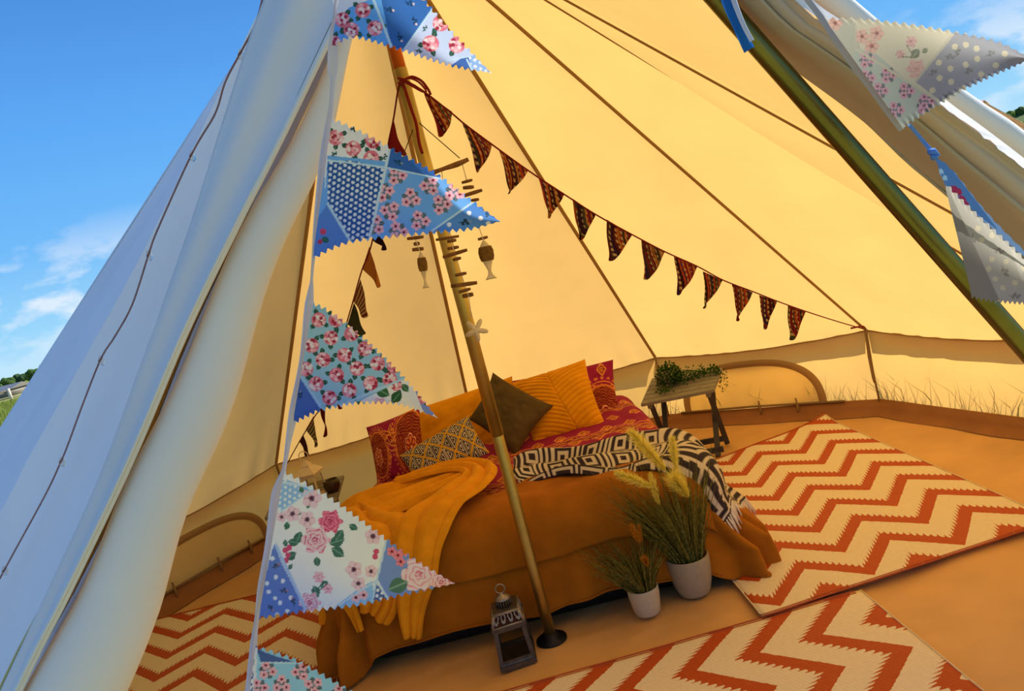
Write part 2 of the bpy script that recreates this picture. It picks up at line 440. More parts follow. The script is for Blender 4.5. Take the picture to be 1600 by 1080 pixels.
# porch: ridge from the door head to the outer corners
left_ridge_px = [(757, -415, 1.0), (590, -330, 1.02), (490, -150, 1.08), (413, 0, 1.13), (326, 180, 1.18), (240, 360, 1.23), (184, 467, 1.27), (129, 565, 1.30), (52, 702, 1.34), (-56, 890, 1.40)]
LR = [px(*q) for q in left_ridge_px]+[eave(217)]
LR = polyline(LR, 60)
legL_px = [(757, -415, 1.0), (660, -220, .995), (545, 0, .99), (470, 150, .98), (380, 340, .97), (300, 510, .96), (215, 720, .955), (110, 930, .95), (30, 1080, .95), (-190, 1560, .95)]
LL = polyline([px(*q) for q in legL_px]+[FOOT_L], 60)
V, F_ = ruled(LR, LL+np.array([0, .045, 0]), 24, lambda u, t: bst(0*u*t, .03*np.sin(PI*t)*np.sin(PI*u), 0*u*t))
mobj('front_panel', V, F_, canvas_front, tent)
# panels behind the ridge
# porch roof left: fan from apex to ridge curve
t = np.linspace(.02, 1, 24)
V = (np.array(APEX)[None, None]*(1-t)[None, :, None]+LR[:, None]*t[None, :, None]).reshape(-1, 3)
mobj('porch_roof', V, grid_faces(60, 24), canvas_front, tent)
RR = polyline([np.array(DOOR), np.array(px(1040, -215, 1.02)), np.array(px(1310, 10, 1.06)), np.array(px(1490, 160, 1.12)), np.array(px(1600, 240, 1.17)), np.array(px(1850, 455, 1.4)), np.array(eave(337))], 60)
V = (np.array(APEX)[None, None]*(1-t)[None, :, None]+RR[:, None]*t[None, :, None]).reshape(-1, 3)
mobj('porch_roof', V, grid_faces(60, 24), canvas, tent)
MB().tube([APEX, DOOR], .012, 6).build('porch_ridge', canvas_dark, tent)

# rolled-back left door: folded edge strip and fabric roll
La = polyline([px(*q) for q in ((560, -330, 1.03), (413, -6, 1.03), (352, 170, 1.03), (298, 340, 1.03), (232, 530, 1.02), (160, 740, 1.01), (85, 910, 1.0), (5, 1085, 1.0), (-300, 1750, 1.0))], 70)
Lb = polyline([px(*q) for q in ((700, -330, .93), (546, -6, .93), (445, 205, .92), (372, 350, .91), (290, 520, .90), (205, 720, .89), (105, 930, .88), (28, 1085, .88), (-260, 1700, .88))], 70)
def bulgeL(u, t): return bst(0*u*t, -.018*np.sin(PI*t)+.010*np.sin(t*9+u*4), 0*u*t)
V, F_ = ruled(La, Lb, 22, bulgeL); mobj('door_fold', V, F_, canvas_flap, tent, solid=.003)
MB().tube(Lb+np.array([0, -.002, 0]), .0045, 6).build('door_hem', canvas_flap, tent)
Lb2 = Lb+(Lb-La)*-.04
MB().tube(Lb2+np.array([0, -.004, 0]), .0012, 4).build('hem_stitch', canvas_dark, tent)
Lc = polyline([px(*q) for q in ((650, -330, .96), (576, -6, .96), (555, 58, .96), (534, 135, .96), (520, 190, .96), (492, 280, .96), (454, 375, .95), (398, 520, .95), (345, 690, .94), (296, 815, .93), (250, 950, .93), (203, 1085, .92), (-20, 1750, .92))], 70)
Ld = Lb+np.array([0, .03, 0])
# rolled fabric: a spiral cross-section carried along the leg
nr = 34; V = []
for i in range(70):
    a, b = Ld[i], Lc[i]; c = (a+b)/2; w = (b-a)/2; R_ = np.linalg.norm(w); ex = w/R_; ey = np.array([0, -1, 0.])
    for k in range(nr):
        q = k/(nr-1); ang = PI+2*PI*1.15*q; rr = R_*(1-.16*q)
        V.append(c+ex*rr*math.cos(ang)*-1*-1+ey*rr*.8*-math.sin(ang)+ex*.004*math.sin(i*.5))
mobj('door_roll', V, grid_faces(70, nr), canvas_flap, tent)
# right-hand door: inner curtain, white outer edge and the rolled tube on top
J1 = polyline([px(*q) for q in ((900, -250, 1.09), (1110, -5, 1.11), (1180, 62, 1.12), (1227, 96, 1.13), (1340, 180, 1.15), (1413, 250, 1.16), (1470, 298, 1.17), (1600, 412, 1.18), (1800, 600, 1.2), (2080, 930, 1.2))], 60)
J3 = polyline([px(*q) for q in ((960, -330, .99), (1238, -5, 1.0), (1290, 36, 1.0), (1400, 112, 1.02), (1466, 164, 1.03), (1530, 211, 1.05), (1600, 264, 1.07), (1850, 470, 1.15), (2180, 760, 1.3))], 60)
def bulgeR(u, t): return bst(0*u*t, (-.05*np.exp(-((t-.42)/.10)**2)+.02*np.sin(t*7))*np.clip(np.sin(PI*t)*3, 0, 1), -.015*np.sin(PI*t))
V, F_ = ruled(J1, J3, 30, bulgeR); mobj('door_curtain', V, F_, curtain_m, tent, solid=.003)
J3b = J3+(RR-J3)*.32+np.array([0, -.012, .0])
nf = 180; q = np.linspace(0, 59, nf)
A_ = np.stack([np.interp(q, np.arange(60), J3[:, k]) for k in range(3)], 1); B_ = np.stack([np.interp(q, np.arange(60), J3b[:, k]) for k in range(3)], 1)
A_ = A_+rng.normal(0, .0012, A_.shape)+np.array([0, -.004, 0])
V, F_ = ruled(A_, B_, 5); mobj('frayed_edge', V, F_, white_plain, tent)
TB = RR+np.array([0, -.004, .0]); MB().tube(TB, [.019+.003*math.sin(i*.35) for i in range(60)], 14).build('door_roll', white_plain, tent)
frame_steel = M_solid('dark_steel', (.20, .17, .045), .30, metal=1, var=.15, vscale=9, bump=.05, bscale=60)
# A-frame poles at the door
frame = thing('door_frame', 'steel A-frame pole standing in the tent doorway', 'pole', (DOOR.x, DOOR.y, 0))
pr = [px(1112, -12, 1.05), px(1590, 531, 1.05)]
dR = (pr[1]-pr[0]); topR = pr[0]-dR*((2.27-pr[0].z)/-dR.z*-1 if False else 0) ; kz = dR.z
topR = pr[0]+dR*((DOOR.z-.03-pr[0].z)/kz); botR = pr[0]+dR*((0.0-pr[0].z)/kz)
MB().tube([topR, pr[0], pr[1], botR], .0145, 18).build('pole', frame_steel, frame)
tl = Vector(LL[0])+Vector((0, .06, -.04)); bl_ = Vector(LL[-1])+Vector((0, .06, 0)); bl_.z = 0
MB().tube([Vector(p)+Vector((-.03, .035, 0)) for p in LL[2:]], .0145, 14).build('pole', frame_steel, frame)
# string of fairy lights over the left panel
fl = [(414, -20), (400, 35), (376, 82), (352, 128), (336, 178), (300, 240), (247, 357), (233, 395), (207, 475), (180, 525), (158, 560), (130, 630), (108, 690), (95, 722), (70, 775), (10, 885), (-40, 980)]
def onfront(x, y):
    t_ = min(1, max(0, (y+20)/900)); return px(x, y, 1.085+.13*t_)
flp = polyline([onfront(*q) for q in fl], 120)
fairy = thing('fairy_lights', 'thin copper string of tiny fairy lights hung down the white outside canvas', 'string lights', flp[-1])
MB().tube(flp, .0014, 5).build('wire', wire_m, fairy)
for q in ((376, 82), (300, 240), (233, 395), (158, 560), (97, 718), (8, 888)):
    p = onfront(*q); MB().lathe(p-Vector((0, .002, .006)), [(.0005, -.006), (.004, -.003), (.0045, .003), (.002, .008), (.0005, .010)], 8).build('bulb', bulb_m, fairy)

# ------------------------------------------------------------------ floor
fl_pts = [VS[k]*1.0 for k in ORDER]+[Vector((-1.3, .75, 0)), Vector((.2, .55, 0)), Vector((1.5, .75, 0))]
nf = 60; V = [(C0.x, C0.y, 0)]; n_a = len(fl_pts)
rows = 70; ringp = []
for i in range(n_a):
    for s_ in range(14): ringp.append(np.array(fl_pts[i].lerp(fl_pts[(i+1) % n_a], s_/14)))
ringp = np.array(ringp); nr_ = len(ringp); VV = []
for i in range(nr_):
    for j in range(rows):
        t_ = (j+.02)/(rows-1); p = np.array(C0)*(1-t_)+ringp[i]*t_
        w = noise.noise((p[0]*3, p[1]*3, 0))*.007+noise.noise((p[0]*4+p[1]*3, p[1]*11-p[0]*5, 2))*.006
        VV.append((p[0], p[1], -.006+w*(1 if t_ < .97 else 0)-.004))
mobj('floor', VV, grid_faces(nr_, rows, True), floor_mat, origin=(C0.x, C0.y, 0))['kind'] = 'structure'
# raised groundsheet rim against the walls
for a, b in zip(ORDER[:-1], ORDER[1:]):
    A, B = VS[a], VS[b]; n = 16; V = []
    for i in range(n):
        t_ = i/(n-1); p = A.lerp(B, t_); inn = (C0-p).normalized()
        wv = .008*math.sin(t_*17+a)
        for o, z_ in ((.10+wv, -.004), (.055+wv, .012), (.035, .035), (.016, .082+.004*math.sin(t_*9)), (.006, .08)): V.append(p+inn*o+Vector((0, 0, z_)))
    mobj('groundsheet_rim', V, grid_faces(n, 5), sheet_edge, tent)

# ------------------------------------------------------------------ outside
def flatland():
    n = 90; xs = np.sign(np.linspace(-1, 1, n))*np.abs(np.linspace(-1, 1, n))**2.4*420
    X, Y = np.meshgrid(xs, xs+0, indexing='ij')
    Zz = np.full_like(X, -.03)
    return np.stack([X, Y, Zz], -1).reshape(-1, 3), grid_faces(n, n)
V, F_ = flatland(); mobj('ground', V, F_, ground_m)['kind'] = 'structure'
def mound(name, pts, depth, mat, base=-.2):
    """ridge through pts (x,y,z) with a slope falling towards the camera and behind"""
    R_ = polyline(pts, 60); V = []
    for i, p in enumerate(R_):
        d = np.array([p[0], p[1], 0.]); d /= np.linalg.norm(d)
        for q, h in ((-1, 0), (-.7, .16), (-.4, .55), (-.15, .9), (0, 1), (.3, .8), (1, 0)):
            nzv = noise.noise((i*.35, q*3, 1))*.06*p[2]*(1-abs(q))
            V.append((p[0]+d[0]*q*depth, p[1]+d[1]*q*depth, base+(p[2]-base)*h+nzv))
    o = mobj(name, V, grid_faces(60, 7), mat); o['kind'] = 'structure'; return o
mound('hill', [px(-500, 700, 260), px(-150, 612, 240), px(0, 596, 230), px(90, 572, 220), px(300, 500, 215)], 40, hill_m)
mound('hillside', [px(1440, 262, 30), px(1520, 205, 30), px(1560, 182, 30), px(1600, 165, 30), px(1800, 105, 32), px(2200, 20, 36), px(2800, -90, 40)], 9, hill_m)
def tree(name, c, r, h, mat, label, group, seed, n=9):
    c = Vector(c); t_ = thing(name, label, 'tree', c, group)
    rs = random.Random(seed); bm = bmesh.new()
    for k in range(n):
        o = Vector((rs.uniform(-.6, .6)*r, rs.uniform(-.5, .5)*r, h*(.1 if name == 'bush' else .35)+rs.random()*h*.5)); s_ = r*rs.uniform(.4, .65)
        bmesh.ops.create_icosphere(bm, subdivisions=3, radius=s_, matrix=Matrix.Translation(o))
    for v in bm.verts:
        q = v.co*(2.2/r); dsp = noise.noise(q*1.0+Vector((seed, 0, 0)))*.22*r+noise.noise(q*3.3)*.10*r
        v.co += v.normal*dsp if v.normal.length else Vector()
    me = [tuple(v.co+c) for v in bm.verts]; fs = [tuple(v.index for v in f.verts) for f in bm.faces]; bm.free()
    mobj('crown', me, fs, mat, t_, smooth=False)
    MB().tube([c-Vector((0, 0, .2)), c+Vector((0, 0, h*.5))], [.05*h, .03*h], 7).build('trunk', bark, t_)
    return t_
far = [(-34, 612, 9, 0, 'leftmost dark tree of the far treeline, mostly outside the picture'), (-6, 606, 9, 1, 'dark tree of the far treeline at the very left edge of the picture'), (15, 600, 9, 0, 'dark rounded tree of the far treeline above the grey shed'), (37, 596, 9, 1, 'blue green tree of the far treeline behind the bright bush'), (58, 590, 10, 0, 'dark tree of the far treeline just right of the bright bush'), (79, 583, 12, 1, 'tall dark tree of the far treeline beside the white canvas edge'), (104, 582, 13, 0, 'tree of the far treeline hidden behind the white canvas edge'), (50, 601, 7, 2, 'bright yellowish green bush in front of the far treeline'), (74, 600, 6, 0, 'low dark green bush at the foot of the far treeline by the canvas edge')]
for i, (x, y, s_, k, lb) in enumerate(far):
    Y = (150, 165)[i % 2] if i < 7 else 120; p = px(x, y+s_*.8, Y); r = s_*Y/F*1.1; p.z = max(-.1, p.z-r*.4)
    tree('tree' if i < 7 else 'bush', p, r, r*2.0, tree_ms[k], lb, 'trees in the far treeline', i+1)
for i, (x, y, s_, k, Y, lb) in enumerate([(1556, 186, 9, 1, 29, 'small dark shrub on the ridge of the right slope nearest the tent roof'), (1574, 180, 10, 2, 29, 'pale green shrub on the ridge of the right slope'), (1594, 173, 11, 0, 29, 'green shrub on the ridge of the right slope by the picture edge'),
        (1618, 168, 14, 1, 29, 'dark shrub on the ridge just outside the right picture edge'), (1582, 204, 12, 0, 21, 'dark round bush low on the right slope behind the guy rope'), (1604, 196, 12, 2, 21, 'pale bushy shrub low on the right slope at the picture edge'), (1566, 200, 8, 1, 21, 'little dark bush low on the right slope against the white roll')]):
    p = px(x, y+s_*.5, Y); r = s_*Y/F*1.1; p.z -= r*.7
    tree('bush', p, r, r*1.9, tree_ms[k], lb, None, i+31)
# meadow grass in the gap left of the tent
def grass_field(name, label, gen, n, hmin, hmax, wd, mat):
    V = []; Fc = []
    for i in range(n):
        b = gen(); h = random.uniform(hmin, hmax); a = random.random()*2*PI; ln = Vector((random.gauss(0, .25), random.gauss(0, .25), 1))*h
        w = Vector((math.cos(a), math.sin(a), 0))*wd; k = len(V)
        V += [b-w, b+w, b+ln*.6+w*.6, b+ln*.6-w*.6, b+ln+Vector((ln.x, ln.y, 0))*.4]; Fc += [(k, k+1, k+2, k+3), (k+3, k+2, k+4)]
    o = mobj(name, V, Fc, mat, smooth=False); o['kind'] = 'stuff'; o['label'] = label; o['category'] = 'grass'; return o
def gen_left():
    y = random.uniform(9, 60)**1; t_ = random.uniform(-.85, -.62); return Vector((t_*y*random.uniform(.85, 1.0), y, -.03))
grass_field('meadow_grass', 'long green meadow grass growing left of the tent', gen_left, 26000, .15, .5, .012, field_m)
def wall_r(a):
    for k0, k1 in zip(ORDER[:-1], ORDER[1:]):
        A, B = VS[k0]-C0, VS[k1]-C0; d = Vector((math.cos(a), math.sin(a), 0)); e = B-A; den = d.x*e.y-d.y*e.x
        if abs(den) < 1e-9: continue
        r = (A.x*e.y-A.y*e.x)/den; q = (A.x*d.y-A.y*d.x)/den
        if r > 0 and -.001 <= q <= 1.001: return r
    return 2.86
CL = [random.uniform(8, 98) for i in range(26)]+[random.uniform(25, 62) for i in range(14)]
def gen_wall():
    a = math.radians(random.choice(CL)+random.gauss(0, 1.6)); r = wall_r(a)+random.uniform(.05, .17)
    return Vector((C0.x+r*math.cos(a), C0.y+r*math.sin(a), -.03))
grass_field('wall_grass', 'thin grass stalks growing outside along the back wall of the tent', gen_wall, 1000, .13, .34, .0042, field_m)
# roadside fence and low grey shed far left
fence = thing('roadside_fence', 'weathered rail fence at the field edge left of the tent', 'fence', px(20, 612, 60)*Vector((1, 1, 0)))
fp = [px(-30, 622, 60), px(13, 610, 60), px(42, 603, 62), px(70, 596, 64)]
for i, p in enumerate(fp):
    b = Vector((p.x, p.y, 0)); MB().box((b.x, b.y, .45), (.22 if i == 1 else .1, .1, 1.3 if i == 1 else .9)).build('post', white_wood if i == 1 else wood_grey, fence)
for z_ in (.35, .75):
    for a, b in zip(fp[:-1], fp[1:]): MB().bar((a.x, a.y, z_), (b.x, b.y, z_), .05, .1).build('rail', wood_grey, fence)
sh = px(8, 609, 90); shed = thing('shed', 'low grey roofed shed behind the fence at the far left', 'shed', (sh.x, sh.y, 0))
MB().box((sh.x-1, sh.y, .35), (6, 4, 1.0)).build('wall', wood_grey, shed)
MB().add([(sh.x-4.2, sh.y-2.4, .8), (sh.x+2.2, sh.y-2.4, .8), (sh.x+2.2, sh.y+2.4, .8), (sh.x-4.2, sh.y+2.4, .8), (sh.x-4.2, sh.y, 1.35), (sh.x+2.2, sh.y, 1.35)], [(0, 1, 5, 4), (2, 3, 4, 5), (1, 2, 5), (3, 0, 4), (3, 2, 1, 0)]).build('roof', lantern_hi, shed, smooth=False)
# dark olive kit bag beside the tent
bp = px(-14, 690, 7.0); bag = thing('kit_bag', 'dark olive canvas bag lying in the grass at the left edge', 'bag', (bp.x, bp.y, 0))
MB().tube([(bp.x-.45, bp.y, bp.z*.5), (bp.x-.4, bp.y, bp.z*.5), (bp.x+.12, bp.y, bp.z*.5), (bp.x+.17, bp.y, bp.z*.5)], [bp.z*.3, bp.z*.55, bp.z*.55, bp.z*.3], 20).build('body', olive_v, bag)
MB().tube([(bp.x-.25, bp.y, bp.z*1.0), (bp.x-.2, bp.y, bp.z*1.15), (bp.x, bp.y, bp.z*1.15), (bp.x+.03, bp.y, bp.z*1.0)], .012, 6).build('handle', brown_cord, bag)
# guy ropes on the right
ga = px(1500, 139, 1.11); ge = gz(2200, 548, 0); gd = (ge-ga); gs = Vector((gd.y, -gd.x, 0)).normalized()*.004
q0 = min((abs(F*0+(ga+gd*q-px(1541, 163, (ga+gd*q).y)).length), q) for q in [i/400 for i in range(1, 400)])[1]
gm = ga+gd*q0
guy = thing('guy_rope', 'pink and tan guy rope running from the right roof corner to a peg', 'rope', (ge.x, ge.y, 0))
MB().tube([ga, ga.lerp(gm, .5)-Vector((0, 0, .004)), gm], .0018, 5).build('cord', pink_rope, guy)
for sg in (1, -1): MB().tube([gm, gm.lerp(ge, .04)+gs*sg, gm.lerp(ge, .9)+gs*sg, ge], .0018, 6).build('doubled_cord', tan_rope, guy)
MB().tube([gm-gd.normalized()*.006, gm+gd.normalized()*.006], .0035, 8).build('slider', tan_rope, guy)
MB().tube([ge+Vector((.03, 0, .06)), ge-Vector((.02, 0, .06))], .006, 8).build('peg', frame_steel, guy)
# ------------------------------------------------------------------ colour painting (flat prints, colour per vertex)
def inpoly(x, y, poly):
    r = np.zeros(x.shape, bool); n = len(poly)
    for i in range(n):
        x1, y1 = poly[i]; x2, y2 = poly[(i+1) % n]
        c = (y1 > y) != (y2 > y)
        r ^= c & (x < (x2-x1)*(y-y1)/((y2-y1) if y2 != y1 else 1e-9)+x1)
    return r
class Paint:
    def __init__(s, x, y, base): s.x, s.y = x, y; s.c = np.tile(np.array(srgb(*base)), (*x.shape, 1)); s.rs = np.random.default_rng(3)
    def put(s, m, col): s.c[m] = np.array(srgb(*col))
    def poly(s, p, col): m = inpoly(s.x, s.y, p); s.put(m, col); return m
    def line(s, p, q, w, col, mask=None, dash=0):
        px_, py_ = p; dx, dy = q[0]-px_, q[1]-py_; L = math.hypot(dx, dy)
        t = ((s.x-px_)*dx+(s.y-py_)*dy)/L; d = np.abs((s.x-px_)*dy-(s.y-py_)*dx)/L
        m = (t >= 0) & (t <= L) & (d < w/2)
        if dash: m &= (t % dash) < dash*.6
        if mask is not None: m &= mask
        s.put(m, col)
    def dots(s, mask, sp, ang, r, col, off=(0, 0)):
        ca, sa = math.cos(ang), math.sin(ang); u = ((s.x-off[0])*ca+(s.y-off[1])*sa)/sp; v = (-(s.x-off[0])*sa+(s.y-off[1])*ca)/sp
        row = np.floor(v); u2 = u+.5*(row % 2)
        s.put(mask & (np.hypot(u2-np.floor(u2)-.5, v-row-.5)*sp < r), col)
    def disc(s, cx, cy, r, col, mask=None, sq=1, ang=0):
        ca, sa = math.cos(ang), math.sin(ang); u = (s.x-cx)*ca+(s.y-cy)*sa; v = -(s.x-cx)*sa+(s.y-cy)*ca
        m = (u/r)**2+(v/(r*sq))**2 < 1
        if mask is not None: m &= mask
        s.put(m, col)
    def leaf(s, cx, cy, L, ang, col=(52, 92, 78), mask=None):
        ca, sa = math.cos(ang), math.sin(ang); u = ((s.x-cx)*ca+(s.y-cy)*sa)/L; v = (-(s.x-cx)*sa+(s.y-cy)*ca)/L
        m = (u > 0) & (u < 1) & (np.abs(v) < .34*np.sin(PI*np.clip(u, 0, 1)))
        if mask is not None: m &= mask
        s.put(m, col); mm = m & (np.abs(v) < .04); s.put(mm, tuple(min(255, q+40) for q in col))
    def flower(s, cx, cy, R, mask=None, cols=((232, 170, 190), (140, 50, 80)), ph=0, n=5):
        a = np.arctan2(s.y-cy, s.x-cx)+ph; r = np.hypot(s.x-cx, s.y-cy)
        lim = R*(.72+.28*np.abs(np.cos(a*n/2)))
        m = r < lim
        if mask is not None: m &= mask
        s.put(m, cols[0])
        s.put(m & (np.abs(np.sin(a*n/2)) > .93) & (r > R*.3), tuple(int(q*.85) for q in cols[0]))
        s.put(m & (r < R*.30), cols[1]); s.put(m & (r < R*.12), (60, 30, 40))
    def trio(s, cx, cy, R, mask=None, ph=0):
        for k in range(3):
            a = ph+k*2.1; s.leaf(cx, cy, R*1.2, a+1.0, (70, 90, 100), mask)
        for k in range(3):
            a = ph+k*2.1; s.flower(cx+R*.72*math.cos(a), cy+R*.72*math.sin(a), R*.62, mask, ph=a)
    def cluster(s, cx, cy, R, mask=None, seed=0):
        for a in (.6, 2.3, 4.4): s.leaf(cx+R*.7*math.cos(a+seed), cy+R*.7*math.sin(a+seed), R*.95, a+seed, (38, 78, 66), mask)
        rs = np.random.default_rng(seed+11)
        s.disc(cx, cy, R, (196, 110, 130), mask)
        for k in range(20):
            a = rs.random()*2*PI; q = R*.82*math.sqrt(rs.random())
            s.disc(cx+q*math.cos(a), cy+q*math.sin(a), R*.24, ((236, 180, 190), (224, 150, 168), (246, 206, 210), (150, 50, 72))[k % 4], mask)
    def rose(s, cx, cy, R, mask=None, cols=((240, 190, 205), (214, 130, 160), (178, 70, 110)), ph=0):
        x, y = s.x-cx, s.y-cy; r = np.hypot(x, y)/R; a = np.arctan2(y, x)+ph
        m = r < .86+.12*np.cos(a*6)+.05*np.cos(a*11)
        if mask is not None: m &= mask
        s.put(m, cols[0])
        sw = (r*3.6+a/(2*PI)*1.0+.22*np.sin(a*5+r*6)) % 1
        s.put(m & (sw < .30), cols[1]); s.put(m & (sw < .10), cols[2]); s.put(m & (r < .22) & (sw < .6), cols[2])
    def sprig(s, cx, cy, L, ang, col=(60, 82, 110), bud=(200, 160, 190), mask=None):
        x2, y2 = cx+L*math.cos(ang), cy+L*math.sin(ang); s.line((cx, cy), (x2, y2), max(1.2, L*.06), col, mask)
        for k, sg in ((.25, 1), (.45, -1), (.65, 1)): s.leaf(cx+(x2-cx)*k, cy+(y2-cy)*k, L*.42, ang+sg*.7, col, mask)
        s.disc(x2, y2, L*.13, bud, mask)

# ------------------------------------------------------------------ patchwork pennants
def pennant(name, parent, U, Lw, depth, paint, mat, nt_=200, ns=150, teeth=26, amp=3.6, curl=.0, tipd=0.0, label=None, gain=(1.0, 1.0, 1.0)):
    """U, Lw: upper and lower outline from the string to the tip (photo px); depth(s,t) -> y"""
    u = polyline(U, nt_); l = polyline(Lw, nt_)
    t = np.linspace(0, 1, nt_); s_ = np.linspace(0, 1, ns)
    saw = (np.abs(((t*teeth) % 1)-.5)*2-.5)*2*amp*np.clip((1-t)*6, .25, 1)
    def norm(c):
        d = np.gradient(c, axis=0); n = np.stack([d[:, 1], -d[:, 0]], 1); return n/np.linalg.norm(n, axis=1)[:, None]
    P = l[:, None]*(1-s_)[None, :, None]+u[:, None]*s_[None, :, None]
    ek = np.clip((s_-.93)/.07, 0, 1)[None, :, None]; el_ = np.clip((.07-s_)/.07, 0, 1)[None, :, None]
    P = P+(norm(u)*saw[:, None])[:, None]*ek-(norm(l)*saw[:, None])[:, None]*el_
    Y = depth(s_[None, :], t[:, None])
    V = np.array([px(P[i, j, 0], P[i, j, 1], Y[i, j]) for i in range(nt_) for j in range(ns)])
    pt = Paint(P[..., 0], P[..., 1], (150, 180, 230)); paint(pt)
    return mobj(name, V, grid_faces(nt_, ns), mat, parent, colors=np.clip(pt.c*np.array(gain), 0, .93).reshape(-1, 3), label=label)

bunt = thing('floral_bunting', 'blue and white floral patchwork bunting hanging down the left door edge', 'bunting', px(400, 1000, .82))
SK, MB_, DB, WH, LB = (110, 168, 232), (92, 138, 205), (58, 96, 165), (222, 228, 240), (128, 176, 226)
HEM = (170, 205, 240)
def pf1(p):
    p.c[:] = np.array(srgb(92, 158, 226)); all_ = np.ones(p.x.shape, bool)
    w = p.poly([(500, -60), (560, -60), (580, -2), (545, 12), (528, 30), (500, 20)], (196, 208, 232))
    d = p.poly([(583, -60), (760, -60), (676, 14), (632, 77), (612, 76)], (52, 100, 170))
    l = p.poly([(676, 14), (800, 60), (780, 130), (630, 80)], (172, 192, 226))
    p.poly([(722, 90), (740, 88), (745, 130), (680, 120)], (62, 100, 170)); lt = p.poly([(732, 88), (800, 80), (790, 140), (742, 130)], (130, 170, 222))
    p.dots(lt, 9, .4, 2.6, (200, 215, 240))
    for x, y in ((567, 16), (535, 31), (549, 47), (586, 44), (522, 68), (590, -20)): p.cluster(x, y, 12, None, int(x))
    for x, y, a in ((600, 12, .3), (622, 50, 1.2), (645, 24, 1.2), (632, 2, .3)): p.sprig(x, y, 15, a, (22, 58, 96), (190, 180, 190), d)
    for x, y in ((689, 36), (673, 68), (714, 70)): p.cluster(x, y, 13, l, int(x))
    for x, y, a in ((660, 50, -1.0), (648, 78, .2)): p.sprig(x, y, 11, a, (40, 80, 80), (90, 120, 110), l)
    p.line((582, -5), (612, 74), 4, HEM); p.line((676, 14), (631, 78), 3, HEM); p.line((729, 92), (745, 125), 2.5, HEM); p.line((690, 96), (735, 88), 2, HEM)
def pf2(p):
    p.c[:] = np.array(srgb(100, 160, 232))
    w = p.poly([(505, 170), (612, 225), (604, 252), (512, 243), (508, 300)], (206, 216, 234))
    d1 = p.poly([(612, 225), (700, 275), (672, 278), (604, 262)], (52, 98, 172))
    dk = p.poly([(512, 253), (550, 251), (600, 264), (576, 374), (548, 378), (512, 318)], (40, 84, 158)); p.dots(dk, 8.2, .55, 2.7, (196, 212, 238))
    bl = p.poly([(512, 318), (548, 376), (545, 395), (480, 420), (490, 350)], (84, 128, 200))
    tp = p.poly([(672, 362), (740, 316), (800, 340), (790, 350), (735, 362)], (78, 132, 206))
    for x, y in ((552, 232), (525, 215), (583, 220), (580, 247)): p.cluster(x, y, 12, w, int(x))
    for x, y, a in ((515, 245, -.6), (604, 237, 1.8), (546, 198, .5)): p.sprig(x, y, 12, a, (40, 74, 80), (90, 120, 110), w)
    p.sprig(615, 250, 14, .4, (24, 66, 100), (120, 140, 150), d1)
    for x, y, a in ((620, 274, 0), (672, 290, 1), (642, 310, .4), (690, 320, 2), (610, 330, 1.2), (656, 345, .1), (622, 362, 2.2), (586, 352, .8), (600, 300, 1.9), (710, 300, .4)): p.trio(x, y, 13, ~(w | dk | bl | tp | d1), a)
    for x, y in ((733, 333), (751, 341), (702, 351), (763, 349)): p.disc(x, y, 3.6, (205, 218, 240), tp)
    p.sprig(716, 348, 18, -.1, (26, 48, 70), (110, 140, 180), tp); p.sprig(760, 330, 10, 1.3, (40, 70, 110), (110, 140, 180), tp)
    p.leaf(502, 372, 14, .4, (40, 90, 80), bl); p.disc(505, 362, 5, (190, 70, 100), bl); p.disc(500, 378, 4, (170, 60, 90), bl)
    p.line((611, 226), (577, 374), 4, (176, 206, 242)); p.line((512, 250), (604, 262), 3, HEM); p.line((604, 262), (692, 280), 2.5, HEM); p.line((512, 318), (548, 378), 4, HEM); p.line((672, 363), (742, 314), 3, HEM)
def pf3(p):
    p.c[:] = np.array(srgb(134, 182, 208))
    d = p.poly([(470, 590), (504, 640), (500, 650), (440, 670), (455, 600)], (72, 104, 172))
    w = p.poly([(520, 637), (560, 628), (640, 588), (700, 650), (660, 660), (600, 632)], (206, 214, 222))
    tp = p.poly([(646, 604), (672, 630), (700, 660), (676, 660), (660, 640)], (116, 140, 206))
    k = 0
    for x, y in ((498, 500), (517, 528), (549, 522), (487, 540), (505, 562), (538, 555), (570, 545), (478, 577), (494, 600), (526, 586), (558, 576), (590, 568), (515, 622), (546, 610), (579, 599), (609, 593), (525, 500), (616, 572)):
        p.cluster(x, y, 11.5, ~(d | w), k); k += 1
    p.leaf(586, 606, 26, .5, (54, 96, 64), w); p.leaf(612, 630, 24, -.9, (46, 84, 56), w); p.leaf(628, 600, 16, .9, (60, 100, 70), w); p.cluster(619, 602, 9, w, 3); p.leaf(556, 630, 14, .2, (60, 100, 70), w); p.rose(594, 632, 12, w)
    p.cluster(660, 622, 9, tp, 5); p.sprig(466, 625, 14, -1.3, (40, 60, 90), (120, 130, 150), d)
    p.line((470, 588), (507, 645), 4.5, (150, 190, 222)); p.line((516, 640), (640, 588), 3.5, (160, 196, 222)); p.disc(681, 651, 5, (225, 230, 235))
